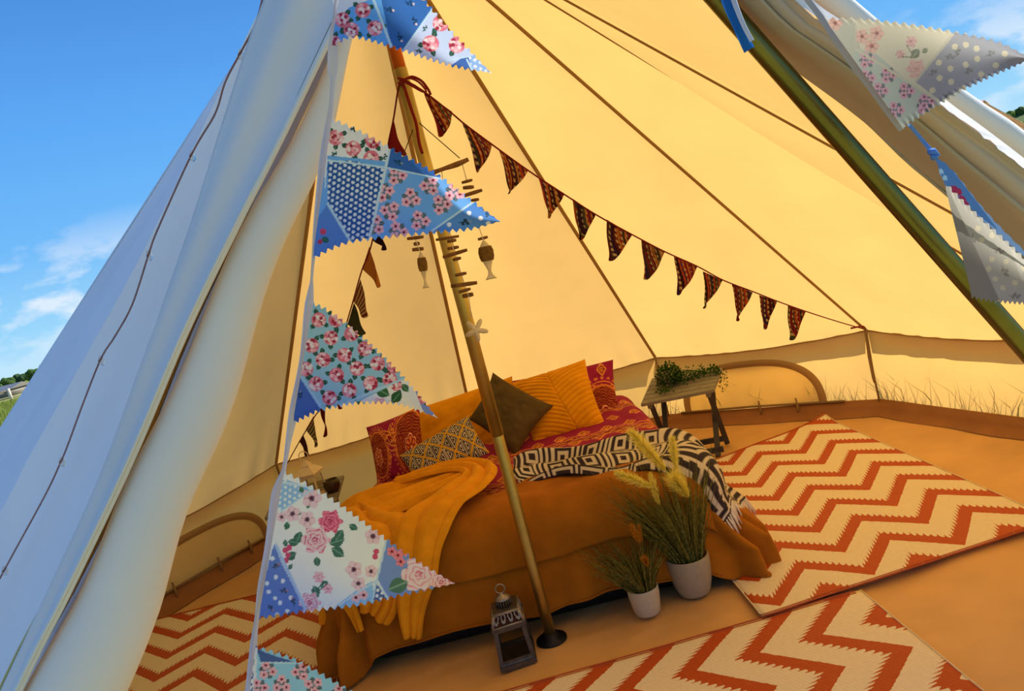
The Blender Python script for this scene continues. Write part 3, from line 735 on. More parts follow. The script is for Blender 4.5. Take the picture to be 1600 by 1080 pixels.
def pf4(p):
    p.c[:] = np.array(srgb(214, 226, 244))
    t1 = p.poly([(430, 750), (448, 750), (490, 764), (440, 798), (430, 790)], (134, 180, 226)); p.dots(t1, 8.5, .5, 2.5, (205, 222, 242))
    bl = p.poly([(428, 850), (440, 880), (480, 960), (395, 975)], (98, 128, 196)); 
    for x, y in ((426, 873), (431, 902), (442, 908), (420, 925), (430, 935), (454, 934), (438, 942), (449, 955), (433, 960), (417, 912)): p.disc(x, y, 3.4, (212, 222, 242), bl)
    for x, y, a in ((424, 888, -.5), (436, 922, .1), (418, 944, .8), (460, 948, -1.8), (450, 955, 1)): p.sprig(x, y, 13, a, (60, 76, 100), (170, 120, 140), bl)
    sk = p.poly([(505, 962), (560, 920), (582, 908), (586, 950), (520, 970)], (134, 184, 234))
    st = p.poly([(582, 936), (590, 908), (610, 935), (590, 945)], (76, 104, 160)); p.dots(st, 8, .6, 2.6, (214, 224, 240))
    tp = p.poly([(604, 842), (640, 850), (720, 920), (610, 940), (590, 905)], (112, 142, 206))
    G = (66, 108, 96)
    for x, y, L, a in ((494, 826, 20, 2.4), (470, 830, 22, 1.9), (463, 864, 20, 2.6), (467, 850, 18, 3.4), (514, 850, 26, -.3), (518, 856, 24, .6), (524, 846, 22, -1.0), (468, 760, 12, 1.0), (470, 800, 16, 2.6), (545, 820, 16, .5), (450, 815, 14, 1.8), (494, 870, 16, 1.4), (480, 795, 14, -1.2), (446, 855, 12, -1.6), (451, 890, 10, -1.0), (490, 915, 20, 1.2), (500, 918, 16, -.6)): p.leaf(x, y, L, a, G)
    p.rose(516, 815, 20, None, ((222, 120, 150), (190, 70, 110), (158, 40, 84))); p.rose(493, 844, 24); p.rose(484, 942, 18)
    for x, y, R_, ph in ((487, 779, 16, 0), (457, 803, 13, .5), (480, 812, 14, 1), (440, 808, 9, 0), (583, 838, 14, .3), (553, 890, 14, .7), (580, 893, 11, .1), (560, 912, 12, .8)): p.flower(x, y, R_, None, ((236, 192, 208), (112, 84, 104)), ph)
    for x, y in ((446, 860), (450, 868), (447, 876), (588, 862), (586, 870), (452, 856)): p.disc(x, y, 4.5, (192, 80, 116))
    p.rose(498, 902, 10); p.rose(512, 920, 9); p.line((505, 908), (494, 925), 1.6, G); p.line((512, 912), (500, 922), 1.6, G)
    for x, y in ((556, 934), (568, 930)): p.flower(x, y, 8, sk, ((236, 180, 196), (120, 40, 60)))
    for x, y in ((612, 862), (622, 868), (632, 862), (626, 878)): p.flower(x, y, 8, tp, ((214, 130, 150), (150, 50, 70)))
    p.leaf(606, 922, 36, -.4, (78, 116, 104), tp); p.rose(655, 898, 30, tp, ((244, 200, 214), (232, 168, 190), (200, 110, 140))); p.rose(690, 910, 20, tp, ((240, 196, 208), (214, 130, 150), (190, 80, 110)))
    p.line((604, 842), (588, 910), 3.4, (176, 204, 240)); p.line((588, 908), (608, 938), 3.4, (186, 210, 240)); p.line((588, 908), (582, 940), 2.6, HEM); p.line((430, 850), (482, 962), 5, (160, 190, 232)); p.line((505, 962), (590, 906), 3, (176, 204, 240)); p.line((430, 752), (488, 762), 3, (190, 214, 240)); p.line((438, 800), (490, 764), 2.4, HEM)
def pf5(p):
    p.c[:] = np.array(srgb(136, 192, 224)); d = p.poly([(395, 1000), (410, 1018), (460, 1035), (408, 1035)], (70, 96, 156)); p.line((405, 1036), (470, 1036), 3, HEM)
    lt = p.poly([(380, 1000), (398, 1010), (396, 1100), (380, 1100)], (60, 84, 140)); p.dots(lt, 10, 0, 4, (214, 224, 240)); p.line((400, 1012), (396, 1090), 5, (196, 210, 226))
    for x, y, a in ((418, 1048, .2), (470, 1050, 1), (440, 1070, .5), (490, 1072, 1.4), (405, 1075, 0), (530, 1085, .4), (460, 1100, .4)): p.trio(x, y, 12, ~(d | lt), a)
flags = [
    ([(550, -130), (610, -60), (665, 3), (702, 46), (767, 114)], [(517, 76), (535, 63), (556, 58), (612, 73), (700, 101), (767, 114)], pf1, .80),
    ([(519, 186), (560, 204), (600, 226), (680, 271), (732, 310), (781, 346)], [(488, 405), (515, 390), (548, 378), (600, 371), (680, 363), (735, 358), (781, 346)], pf2, .82),
    ([(489, 474), (510, 484), (540, 505), (592, 551), (640, 601), (683, 653)], [(457, 662), (480, 650), (505, 640), (560, 630), (620, 631), (660, 644), (683, 653)], pf3, .82),
    ([(444, 737), (480, 757), (520, 781), (580, 825), (642, 871), (710, 912)], [(404, 966), (440, 961), (480, 955), (560, 945), (640, 927), (710, 912)], pf4, .80),
    ([(399, 1011), (435, 1022), (470, 1036), (545, 1079), (690, 1168)], [(372, 1225), (450, 1215), (540, 1200), (620, 1185), (690, 1168)], pf5, .78)]
for i, (U, L_, pf, d0) in enumerate(flags):
    def dep(s, t, d0=d0, i=i): return d0-.02+.03*np.sin(t*4.2+i*1.3)*t+.018*np.sin(s*3+t*2)+.035*t+.012*np.sin(s*PI)*(1-t)
    pennant('pennant', bunt, U, L_, dep, pf, flag_m, gain=(1.40, 1.26, 1.20))
def ribbon(pts, name, mat, parent, twist=0.0):
    """pts: (left px, right px, depth) pairs down the tape"""
    A = polyline([px(a[0], a[1], d) for a, b, d in pts], 60); B = polyline([px(b[0], b[1], d+.006) for a, b, d in pts], 60)
    V, F_ = ruled(A, B, 5, lambda u, t: bst(0*u*t, -.006*np.sin(PI*t), 0*u*t)); return mobj(name, V, F_, mat, parent)
ribbon([((515, -40), (545, -40), .83), ((521, 10), (530, 10), .83), ((516, 45), (525, 45), .83), ((512, 80), (528, 78), .835), ((512, 118), (527, 118), .84), ((516, 126), (523, 130), .84), ((514, 160), (521, 162), .84), ((509, 190), (518, 190), .85), ((500, 240), (511, 240), .85), ((491, 330), (503, 330), .85), ((487, 400), (493, 400), .85), ((485, 440), (489, 440), .85), ((476, 475), (490, 474), .85), ((468, 560), (478, 560), .85), ((452, 640), (466, 645), .84), ((446, 690), (455, 690), .84), ((440, 735), (447, 735), .83), ((424, 770), (440, 775), .83), ((414, 850), (432, 850), .82), ((402, 920), (415, 920), .81), ((398, 965), (405, 965), .81), ((391, 1005), (402, 1005), .80), ((385, 1060), (400, 1060), .79), ((380, 1100), (398, 1100), .78)], 'tape', tape_m, bunt)

wb = thing('white_bunting', 'pale floral bunting lit from behind on the right door edge', 'bunting', px(1410, 200, .9))
def pg1(p):
    p.c[:] = np.array(srgb(226, 216, 188))
    a = p.poly([(1280, 28), (1333, 32), (1345, 80), (1336, 110), (1300, 60)], (196, 196, 176))
    gr = p.poly([(1336, 75), (1370, 85), (1425, 132), (1475, 160), (1470, 170), (1405, 205), (1330, 110)], (190, 200, 184))
    pu = p.poly([(1490, 50), (1620, 70), (1620, 110), (1500, 140), (1470, 158), (1430, 128)], (158, 160, 172))
    for x, y, t_ in ((1492, 73, 0), (1509, 70, 0), (1526, 76, 0), (1467, 98, 0), (1485, 107, 0), (1509, 101, 0), (1527, 92, 0), (1468, 122, 0), (1486, 128, 0), (1457, 141, 0), (1556, 102, 0), (1533, 116, 0), (1505, 138, 0), (1570, 84, 0)): p.disc(x, y, 4.8, (226, 214, 180), pu)
    for x, y, g_ in ((1475, 88, .0), (1492, 90, -1.2), (1450, 118, -.6), (1505, 115, -.5), (1540, 88, -.6), (1472, 148, .1)): p.sprig(x, y, 16, g_, (110, 112, 116), (150, 150, 150), pu)
    PK = ((238, 186, 170), (196, 110, 106))
    for x, y in ((1347, 57), (1370, 52), (1362, 72), (1305, 36)): p.flower(x, y, 12, ~pu, PK)
    for x, y in ((1355, 94), (1388, 117), (1375, 142), (1416, 142), (1400, 172), (1444, 165), (1355, 122), (1448, 158)): p.trio(x, y, 11, gr)
    p.leaf(1424, 92, 20, -.9, (120, 130, 104), ~pu); p.leaf(1440, 82, 12, -.5, (120, 130, 104), ~pu); p.rose(1424, 65, 10, ~pu, ((236, 190, 184), (214, 150, 146), (190, 120, 120))); p.rose(1407, 85, 8, ~pu, ((236, 190, 184), (214, 150, 146), (190, 120, 120))); p.line((1416, 70), (1428, 88), 1.6, (120, 130, 104)); p.line((1408, 88), (1426, 90), 1.6, (120, 130, 104))
    p.rose(1432, 108, 17, ~(pu | gr), ((238, 194, 180), (230, 170, 160), (214, 140, 136)))
    p.line((1490, 52), (1430, 128), 4, (208, 200, 176)); p.line((1336, 76), (1470, 160), 4, (214, 208, 180)); p.line((1336, 30), (1338, 80), 3, (206, 200, 176))
def dg1(s, t): return .90+.02*np.sin(t*4)*t+.012*np.sin(s*3)
pennant('pennant', wb, [(1288, 29), (1345, 30), (1420, 38), (1490, 50), (1560, 66), (1612, 92)], [(1410, 199), (1440, 180), (1472, 160), (1510, 138), (1560, 114), (1612, 92)], dg1, pg1, flag_w, gain=(.76, .74, .72), nt_=170, ns=120, teeth=24, amp=3)
def pg2(p):
    p.c[:] = np.array(srgb(196, 194, 186)); 
    g_ = p.poly([(1470, 250), (1484, 300), (1562, 470), (1520, 480), (1480, 360)], (150, 150, 146))
    for x, y in ((1528, 357), (1550, 368), (1534, 375), (1550, 405), (1572, 409), (1545, 420), (1555, 436), (1586, 442), (1567, 450), (1598, 420)): p.disc(x, y, 4.4, (232, 222, 194), ~g_)
    for x, y, a in ((1550, 388, .3), (1565, 415, 1.0), (1575, 462, .0), (1520, 365, 1.6)): p.sprig(x, y, 18, a, (140, 136, 132), (150, 150, 150), ~g_)
    p.line((1582, 390), (1600, 440), 5, (214, 212, 206))
def dg2(s, t): return .88+.03*t+.015*np.sin(s*3)
pennant('pennant', wb, [(1475, 284), (1500, 310), (1540, 348), (1600, 404), (1668, 478)], [(1519, 464), (1545, 470), (1580, 473), (1620, 476), (1668, 478)], dg2, pg2, flag_w, gain=(.82, .80, .78), nt_=150, ns=90, teeth=20, amp=3)
def pg3(p):
    p.c[:] = np.array(srgb(126, 160, 204)); d = p.poly([(1458, 240), (1480, 255), (1560, 360), (1520, 330), (1476, 290)], (78, 120, 176))
    for x, y in ((1497, 300), (1503, 312), (1491, 296), (1508, 320)): p.disc(x, y, 6, (150, 50, 84), d)
    for x, y in ((1470, 268), (1476, 278)): p.disc(x, y, 4, (150, 190, 214), d)
pennant('pennant', wb, [(1460, 242), (1490, 268), (1530, 318), (1570, 362), (1640, 430)], [(1462, 250), (1478, 290), (1520, 330), (1580, 385), (1640, 432)], lambda s, t: .905+.01*t+0*s, pg3, flag_m, nt_=90, ns=40, teeth=12, amp=1)
ribbon([((1240, -20), (1252, -24), .95), ((1262, 8), (1272, 4), .95), ((1285, 40), (1294, 32), .94), ((1318, 90), (1330, 84), .93), ((1356, 140), (1366, 134), .925), ((1388, 184), (1400, 178), .92), ((1405, 206), (1414, 196), .92)], 'tape', tape_grey, wb)
ribbon([((1417, 195), (1421, 193), .92), ((1436, 218), (1440, 216), .92), ((1452, 238), (1457, 234), .915), ((1456, 244), (1464, 240), .91)], 'tape', ribbon_b, wb)
MB().tube([px(1452, 238, .905), px(1458, 236, .90), px(1464, 243, .905), px(1458, 246, .90)], .004, 7).build('knot', ribbon_b, wb)
ribbon([((1120, -30), (1144, -36), .97), ((1128, 5), (1150, -2), .965), ((1146, 45), (1163, 38), .96), ((1156, 68), (1172, 60), .96), ((1163, 83), (1179, 73), .96)], 'ribbon_end', ribbon_d, wb)
ribbon([((1135, -34), (1143, -38), .962), ((1142, 0), (1150, -4), .957), ((1158, 40), (1164, 36), .952), ((1172, 66), (1178, 63), .952)], 'ribbon_trim', tape_m, wb)

# ------------------------------------------------------------------ centre pole with its ties
cpole = thing('centre_pole', 'tall steel pole holding up the middle of the tent', 'pole', (C0.x, C0.y, 0))
bend = lambda z_: Vector((C0.x-.006*z_, C0.y, z_))
MB().tube([bend(.005), bend(.3), bend(.86), bend(.861)], .0225, 20).build('pole_section', steel, cpole)
MB().tube([bend(.85), bend(1.5), bend(2.25)], .0245, 20).build('pole_section', steel, cpole)
MB().tube([bend(2.24), bend(2.9)], .0225, 20).build('pole_section', M_solid('orange_pole', srgb(196, 104, 38), .4, metal=.5), cpole)
MB().lathe((C0.x, C0.y, -.004), [(.062, 0), (.062, .006), (.034, .010), (.030, .03), (.026, .032)], 28).build('foot_plate', mattress_m, cpole)

# ------------------------------------------------------------------ striped bunting
def stripe_paint(u, v, seed):
    rs = np.random.default_rng(seed); pal = [(96, 28, 30), (40, 22, 26), (150, 60, 34), (70, 40, 30), (60, 62, 46), (120, 34, 40), (30, 24, 32), (164, 104, 52), (52, 34, 60)]
    c = np.zeros((*u.shape, 3)); edges = np.cumsum(rs.uniform(.02, .07, 60)); k = np.searchsorted(edges, u+.012*np.sin(v*6))
    seq = rs.integers(0, len(pal), 61); P = np.array([srgb(*p) for p in pal]); c = P[seq[np.clip(k, 0, 60)]]
    z_ = ((k % 5) == seed % 5); c[z_ & (((v*22) % 1) < .45)] = np.array(srgb(170, 150, 110)); return c
def striped_flag(parent, TLp, TRp, tip, A, B, seed, thick=0):
    nu, nv = 22, 30; V = []; U_ = []; W_ = []
    for i in range(nv):
        t_ = i/(nv-1)
        for j in range(nu):
            s_ = j/(nu-1); w = 1-t_*.97
            x = TLp[0]+(TRp[0]-TLp[0])*(s_*w+ (t_*.0)); y = TLp[1]+(TRp[1]-TLp[1])*(s_*w)
            x += (tip[0]-TLp[0])*t_; y += (tip[1]-TLp[1])*t_
            bow = math.sin(PI*t_)*((TRp[0]-TLp[0])*.10)*(s_)
            x += bow*.6
            p = vplane(x, y, A, B)
            n = Vector((-(B[1]-A[1]), B[0]-A[0], 0)).normalized()
            p += n*(.015*math.sin(s_*4+seed)*t_*(1 if t_ < 1 else .5)+.012*math.sin(t_*5+seed)*t_)
            V.append(p); U_.append(s_*w+.1*seed); W_.append(t_)
    c = stripe_paint(np.array(U_), np.array(W_), seed)
    return mobj('pennant', V, grid_faces(nv, nu), stripe_m, parent, colors=c)
tieP = px(634, 124, 2.78); sbR = thing('striped_bunting', 'dark striped bunting strung from the centre pole down to the right eave', 'bunting', (tieP.x, tieP.y, 0))
PA, PB = (tieP.x, tieP.y-.03), (eave(37).x, eave(37).y)
strR = [(634, 126), (661, 142), (707, 178), (726, 194), (769, 226), (826, 267), (882, 304), (932, 336), (990, 368), (1040, 394), (1091, 417), (1130, 438), (1177, 456), (1215, 471), (1260, 487), (1310, 503), (1352, 515)]
pr_ = [vplane(x, y, PA, PB) for x, y in strR]; MB().tube(polyline(pr_, 90), .0035, 5).build('cord', red_cord, sbR)
fR = [((661, 142), (707, 175), (690, 213)), ((722, 192), (769, 226), (748, 268)), ((779, 233), (825, 267), (796, 302)), ((840, 275), (882, 303), (857, 341)), ((894, 310), (931, 335), (905, 375)), ((948, 343), (988, 367), (952, 408)),
      ((1002, 373), (1039, 393), (1010, 437)), ((1053, 401), (1090, 416), (1062, 461)), ((1098, 424), (1129, 438), (1102, 482)), ((1143, 443), (1176, 457), (1152, 502)), ((1186, 461), (1214, 471), (1193, 515)), ((1231, 477), (1259, 487), (1234, 532))]
for i, q in enumerate(fR): striped_flag(sbR, *q, PA, PB, i+2)
MB().tube(polyline([vplane(1330, 513, PA, PB), vplane(1345, 510, PA, PB)-Vector((0, .01, 0)), vplane(1358, 513, PA, PB)], 8), .006, 6).build('knot', red_cord, sbR)
# bow and loose ends at the pole
MB().tube(polyline([px(622, 122, 2.75), px(632, 124, 2.74), px(644, 120, 2.74), px(658, 126, 2.73), px(668, 138, 2.73), px(673, 148, 2.74)], 30), .005, 6).build('bow', red_cord, sbR)
MB().tube(polyline([px(622, 130, 2.75), px(630, 128, 2.74), px(638, 122, 2.73), px(654, 128, 2.72), px(666, 142, 2.72), px(660, 143, 2.72), px(645, 135, 2.73), px(632, 128, 2.74)], 30), .004, 6).build('bow', red_cord, sbR)
MB().tube(polyline([px(628, 126, 2.75), px(636, 150, 2.745), px(644, 175, 2.745), px(650, 193, 2.745), px(655, 225, 2.745), px(660, 240, 2.745)], 20), .006, 5).build('cord_end', red_cord, sbR)
tieL = px(622, 132, 2.79); QA, QB = (tieL.x, tieL.y), (eave(127).x, eave(127).y)
sbL = thing('striped_bunting', 'dark striped bunting strung from the centre pole down to the left eave', 'bunting', (tieL.x, tieL.y, 0))
strL = [(626, 126), (622, 140), (615, 186), (606, 230), (598, 300), (580, 384), (565, 424), (552, 470), (541, 508), (525, 570), (506, 630), (491, 652), (468, 690), (449, 724)]
sp_ = [vplane(x, y, QA, QB) for x, y in strL]; MB().tube(polyline(sp_, 90), .0035, 5).build('cord', red_cord, sbL)
fLs = [((615, 188), (605, 231), (630, 243)), ((604, 270), (594, 320), (612, 345)), ((594, 335), (582, 375), (601, 391)), ((577, 385), (566, 420), (595, 448)), ((563, 436), (552, 471), (575, 495)), ((553, 473), (543, 507), (568, 523)), ((535, 530), (526, 566), (548, 585)), ((520, 590), (512, 615), (530, 640)), ((510, 628), (500, 640), (508, 683)), ((490, 650), (478, 671), (496, 698)), ((474, 680), (468, 690), (483, 712))]
for i, q in enumerate(fLs): striped_flag(sbL, *q, QA, QB, i+31)

# ------------------------------------------------------------------ driftwood mobile
mob = thing('driftwood_mobile', 'hanging driftwood mobile with wooden fish and a starfish beside the pole', 'mobile', px(690, 265, 2.66))
D = 2.66
MB().tube(polyline([px(612, 294, D), px(645, 282, D), px(690, 265, D), px(714, 257, D), px(732, 249, D)], 14), [.0085+.0015*math.sin(i*1.3) for i in range(14)], 9).build('top_bar', driftwood, mob)
for pts in ([(655, 192, 2.76), (718, 247, D)], [(645, 203, 2.77), (631, 240, D), (625, 289, D)], [(722, 255, D), (729, 281, D)], [(742, 312, D), (749, 356, D), (756, 378, D)], [(640, 284, D), (648, 370, D), (657, 396, D)], [(690, 266, D), (703, 372, D), (722, 432, D), (732, 462, D), (737, 496, D)]):
    MB().tube([px(*q) for q in pts], .0018, 5).build('cord', white_thread if pts[0][2] == D else brown_cord, mob)
sticks = [(729.8, 283.4, 16, 4), (731.9, 292.9, 17, 5), (736.3, 302.4, 34, 5), (742.2, 312.4, 12, 4), (754.4, 372.3, 15, 4), (699, 372, 36, 4), (705.8, 376.4, 14, 4.5), (708, 387.4, 18, 4.5), (711, 396.3, 38, 5), (714, 404.6, 12, 4.5), (720, 428.6, 17, 4.5), (725, 444.6, 41, 5.5), (726, 454, 18, 4.5), (731, 461.5, 17, 6), (649, 371.7, 25, 4.5), (651, 381, 9, 5), (653, 389.5, 18, 5), (735.5, 320, 14, 4), (745, 330, 22, 5), (746, 342, 14, 4), (694, 300, 24, 5), (697, 330, 30, 5), (643, 310, 20, 5), (645, 340, 24, 5)]
for i, (x, y, w, h) in enumerate(sticks):
    sl_ = random.uniform(-.32, -.08); a = px(x-w/2, y-sl_*w/2, D+.004); b = px(x+w/2, y+sl_*w/2, D+random.uniform(-.01, .012)); r_ = h/2*D/F*1.15
    MB().tube([a, a.lerp(b, .3), a.lerp(b, .7), b], [r_*.85, r_, r_*1.05, r_*.8], 8).build('stick', driftwood, mob)
def fish(x1, y1, x2, y2, wpx):
    A = px(x1, y1, D); B = px(x2, y2, D); d = B-A; L = d.length; d.normalize(); sd_ = Vector((d.z, 0, -d.x)).normalized(); n = Vector((0, 1, 0)); w = wpx/2*D/F
    prof = [(0, .12), (.06, .45), (.15, .8), (.28, 1.0), (.42, .95), (.55, .72), (.68, .42), (.78, .26), (.86, .36), (.94, .68), (.985, .95)]
    V = []; k = 12
    for t_, q in prof:
        for j in range(k):
            a = 2*PI*j/k; V.append(A+d*(t_*L)+sd_*(w*q*math.cos(a))+n*(w*.32*min(q, .8)*math.sin(a)))
    V.append(A+d*(.90*L)); Fs = [tuple(f) for f in grid_faces(len(prof), k)]
    G = MB(); q = []
    for i in range(len(prof)-1):
        for j in range(k): q.append((i*k+j, i*k+(j+1) % k, (i+1)*k+(j+1) % k, (i+1)*k+j))
    q += [tuple(range(k))]; m_ = len(prof)-1
    for j in range(k): q.append((m_*k+j, m_*k+(j+1) % k, len(V)-1))
    f_ = mobj('fish', V, q, white_wood, mob)
    m = MB()
    for t_ in np.linspace(.17, .50, 13):
        q_ = np.interp(t_, [p[0] for p in prof], [p[1] for p in prof])*w*1.12
        ringp_ = [A+d*(t_*L)+sd_*(q_*math.cos(a))+n*(q_*.42*math.sin(a)) for a in np.linspace(0, 2*PI, 13)]
        m.tube(ringp_, .0028, 5)
    m.build('raffia_wrap', raffia, f_)
fish(755.5, 376, 768, 437, 20); fish(657, 394, 666, 451, 12)
sc = px(744, 516, D); V = [sc+Vector((0, -.010, 0)), sc+Vector((0, .010, 0))]; nn_ = 40
for k in range(nn_):
    a = 2*PI*k/nn_; r_ = .040*(.34+.66*abs(math.cos(2.5*(a-.9)))**2.2)*1.12
    V += [sc+Vector((r_*math.cos(a), -.003, r_*math.sin(a))), sc+Vector((r_*math.cos(a), .004, r_*math.sin(a)))]
Fs = []
for k in range(nn_):
    a, b = 2+2*k, 2+2*((k+1) % nn_); Fs += [(0, a, b), (1, b+1, a+1), (a, a+1, b+1, b)]
mobj('starfish', V, Fs, white_wood, mob)

# ------------------------------------------------------------------ bed
BX0, BX1, BY0, BY1, BZ = -.97, .66, 2.93, 4.80, .45
RC, RE = .14, .09
def bed_point(a, b, h=0.0, flare=0.10, floor=None):
    """unrolled cloth coordinates -> point on a rounded mattress, h above it"""
    a = np.asarray(a, float); b = np.asarray(b, float)
    qx = np.clip(a, BX0+RC, BX1-RC); qy = np.clip(b, BY0+RC, BY1-RC)
    ex, ey = a-qx, b-qy; d = np.hypot(ex, ey); dd = np.maximum(d, 1e-9); ux, uy = ex/dd, ey/dd
    d0 = RC-RE; arc = RE*PI/2
    th = np.clip((d-d0)/RE, 0, PI/2); drop = np.maximum(d-d0-arc, 0)
    rad = np.where(d < d0, d, d0+RE*np.sin(th)); zz = BZ-RE*(1-np.cos(th))-drop
    rad = rad+flare*drop*np.clip(drop/.2, 0, 1.5)
    nx, nz_ = np.sin(th), np.cos(th)
    rad = rad+h*nx; zz = zz+h*nz_
    if floor is not None:
        over = np.maximum(floor-zz, 0); zz = np.maximum(zz, floor+np.minimum(over, .0)); rad = rad+over*.9
    return np.stack([qx+ux*rad, qy+uy*rad, zz], -1), d, drop
def nz2(x, y, s, seed=0):
    f = np.vectorize(lambda p, q: noise.noise((p*s+seed*7.3, q*s, seed))); return f(x, y)
bed = thing('mattress', 'black air mattress under the bedding, only its dark base showing', 'mattress', (-.155, 3.86, 0))
n = 120; A_ = []
prof = [(-.03, .0), (-.005, .02), (0, .06), (-.004, .2), (0, .34), (-.03, .395), (-.07, .405)]
def rrect(off, k=96, shrink=0):
    out = []
    hx, hy = (BX1-BX0)/2-.02+off, (BY1-BY0)/2-.02+off; r_ = .12
    cx_, cy_ = (BX0+BX1)/2, (BY0+BY1)/2
    for q, (sx, sy) in enumerate(((1, 1), (-1, 1), (-1, -1), (1, -1))):
        for i in range(k//4):
            a = q*PI/2+i/(k/4-1)*PI/2; out.append((cx_+sx*(hx-r_)+r_*math.cos(a), cy_+sy*(hy-r_)+r_*math.sin(a)))
    return out
V = [(x, y, z_) for o_, z_ in prof for x, y in rrect(o_)]; Fs = []
for i in range(len(prof)-1):
    for j in range(96): Fs.append((i*96+j, i*96+(j+1) % 96, (i+1)*96+(j+1) % 96, (i+1)*96+j))
Fs += [tuple(range(95, -1, -1)), tuple(6*96+k for k in range(96))]
mobj('air_bed', V, Fs, mattress_m, bed)

def paisley(u, v, border=None):
    """crimson print with orange diamonds; u,v metres"""
    c = np.tile(np.array(srgb(150, 20, 70)), (*u.shape, 1)); pur = np.array(srgb(126, 16, 84)); org = np.array(srgb(236, 150, 70)); red = np.array(srgb(120, 24, 20)); pk = np.array(srgb(226, 150, 120))
    n_ = .5+.5*np.sin(u*4)*np.sin(v*3); c = c*(1-.35*n_[..., None])+pur*.35*n_[..., None]
    def motif(su, sv, ou, ov, R):
        nonlocal c
        x = (u-ou)/su; y = (v-ov)/sv; r_ = np.floor(y); x = x+.5*(r_ % 2); fx = (x-np.floor(x)-.5)*su; fy = (y-r_-.5)*sv*.6
        a = np.arctan2(fy, fx); d = np.hypot(fx, fy)/R; k = d/(1-.25*np.abs(np.sin(2*a)))
        m = k < 1; c[m] = org; c[(k < .72)] = red; c[(k < .42)] = org*.9; c[k < .2] = red
    motif(.13, .17, 0, 0, .034)
    # winding border stripes
    for off in (.0, .52, 1.04):
        w = v-off-.3+.02*np.sin(u*26); m = (np.abs(w) < .045); c[m] = red*1.1
        w1 = np.abs(np.abs(w)-.045) < .004; c[w1] = org
        c[m & (np.abs(np.sin(u*46)*.028-w) < .006)] = org
        c[m & (np.abs(np.sin(u*46+PI)*.028-w) < .004)] = pk
        sc_ = np.abs(w-.075-.012*np.abs(np.sin(u*30))) < .005; c[sc_] = org
    return c
def medallion(c, u, v, cu, cv, R):
    x, y = u-cu, v-cv; r = np.hypot(x/R, y/(R*1.35)); a = np.arctan2(y, x); org = np.array(srgb(222, 128, 54)); red = np.array(srgb(124, 26, 24)); pk = np.array(srgb(238, 170, 130)); cr_ = np.array(srgb(140, 20, 44))
    tear = r*(1+.12*np.sin(a)); m = tear < 1; c[m] = red
    c[m & (((r*9+.8*np.sin(a*9)) % 1) < .22)] = org*.75
    c[np.abs(tear-1) < .035] = org; c[np.abs(tear-1.12) < .02] = org; c[(np.abs(tear-1.25) < .04) & (np.sin(a*40) > .2)] = org
    fl_ = r < .42*(.75+.25*np.abs(np.cos(a*4))); c[fl_] = pk; c[r < .37*(.75+.25*np.abs(np.cos(a*4)))] = cr_; c[(r < .3) & (np.cos(a*8) > 0)] = org; c[r < .12] = red; c[r < .06] = pk
# duvet
nu, nv = 230, 200
a_, b_ = np.meshgrid(np.linspace(BX0-.40, BX1+.36, nu), np.linspace(3.02, BY1+.1, nv), indexing='ij')
wr = nz2(a_, b_, 3.2, 1)*.022+nz2(a_, b_, 8, 2)*.008
P, d, drop = bed_point(a_, b_, 0, .12)
fold = np.clip(drop/.3, 0, 1)*(.03*np.sin(b_*16+np.sin(b_*5)*2))
P[..., 0] += np.sign(a_+.15)*fold; P[..., 2] += .022+wr*np.clip(1-drop*3, .2, 1)
P[..., 2] = np.maximum(P[..., 2], .03)
duv = mobj('duvet', P.reshape(-1, 3), grid_faces(nu, nv), print_m, colors=paisley(b_*1.0-3.0, a_+1.0).reshape(-1, 3) if False else paisley(a_, b_-3.05).reshape(-1, 3))
tag(duv, 'crimson duvet printed with small orange diamonds and paisley bands, spread on the bed', 'duvet')
# rust blanket
nu, nv = 260, 150
aL, aR = BX0-.42, BX1+.46
s_ = np.linspace(0, 1, nu)[:, None]; t_ = np.linspace(0, 1, nv)[None, :]
a_ = aL+(aR-aL)*s_+0*t_
yb = 3.24+.18*np.clip((a_+.1)/.75, -1, 1.6)+.03*np.sin(a_*6)
yb = np.where(a_ < -.3, 3.22+.10*np.sin((a_+.3)*3), yb)
bf = BY0-.395+.0*a_
b_ = bf+(yb-bf)*t_
P, d, drop = bed_point(a_, b_, .03, .10, floor=None)
ang = np.arctan2(b_-np.clip(b_, BY0+RC, 9), a_-np.clip(a_, BX0+RC, BX1-RC))
fx = np.clip(drop/.25, 0, 1)
side = np.clip((np.abs(a_+.155)-.70)/.12, 0, 1)
fold = fx*(.010*np.sin(a_*21+np.sin(a_*7)*2)*(1-side)+side*(.045+.02*(a_ < 0))*np.sin(ang*12+1.0))
ux, uy = np.cos(ang), np.sin(ang)
P[..., 0] += ux*fold+np.where(a_ > 0, side*fx**2*.10, -side*fx**2*.02); P[..., 1] += uy*fold-side*fx**2*.02
P[..., 2] += (nz2(a_, b_, 4, 5)*.016+nz2(a_, b_, 11, 6)*.005)*(1-.4*fx)+.018
hem = .095-.085*side+.012*np.sin(a_*9)
P[..., 2] = np.maximum(P[..., 2], hem*np.clip(.3+.7*1, 0, 1))
blk = thing('blanket', 'rust brown fleece blanket covering the foot of the bed down to the floor', 'blanket', (-.155, 2.95, 0))
mobj('fleece', P.reshape(-1, 3), grid_faces(nu, nv), rust, blk, solid=.006)
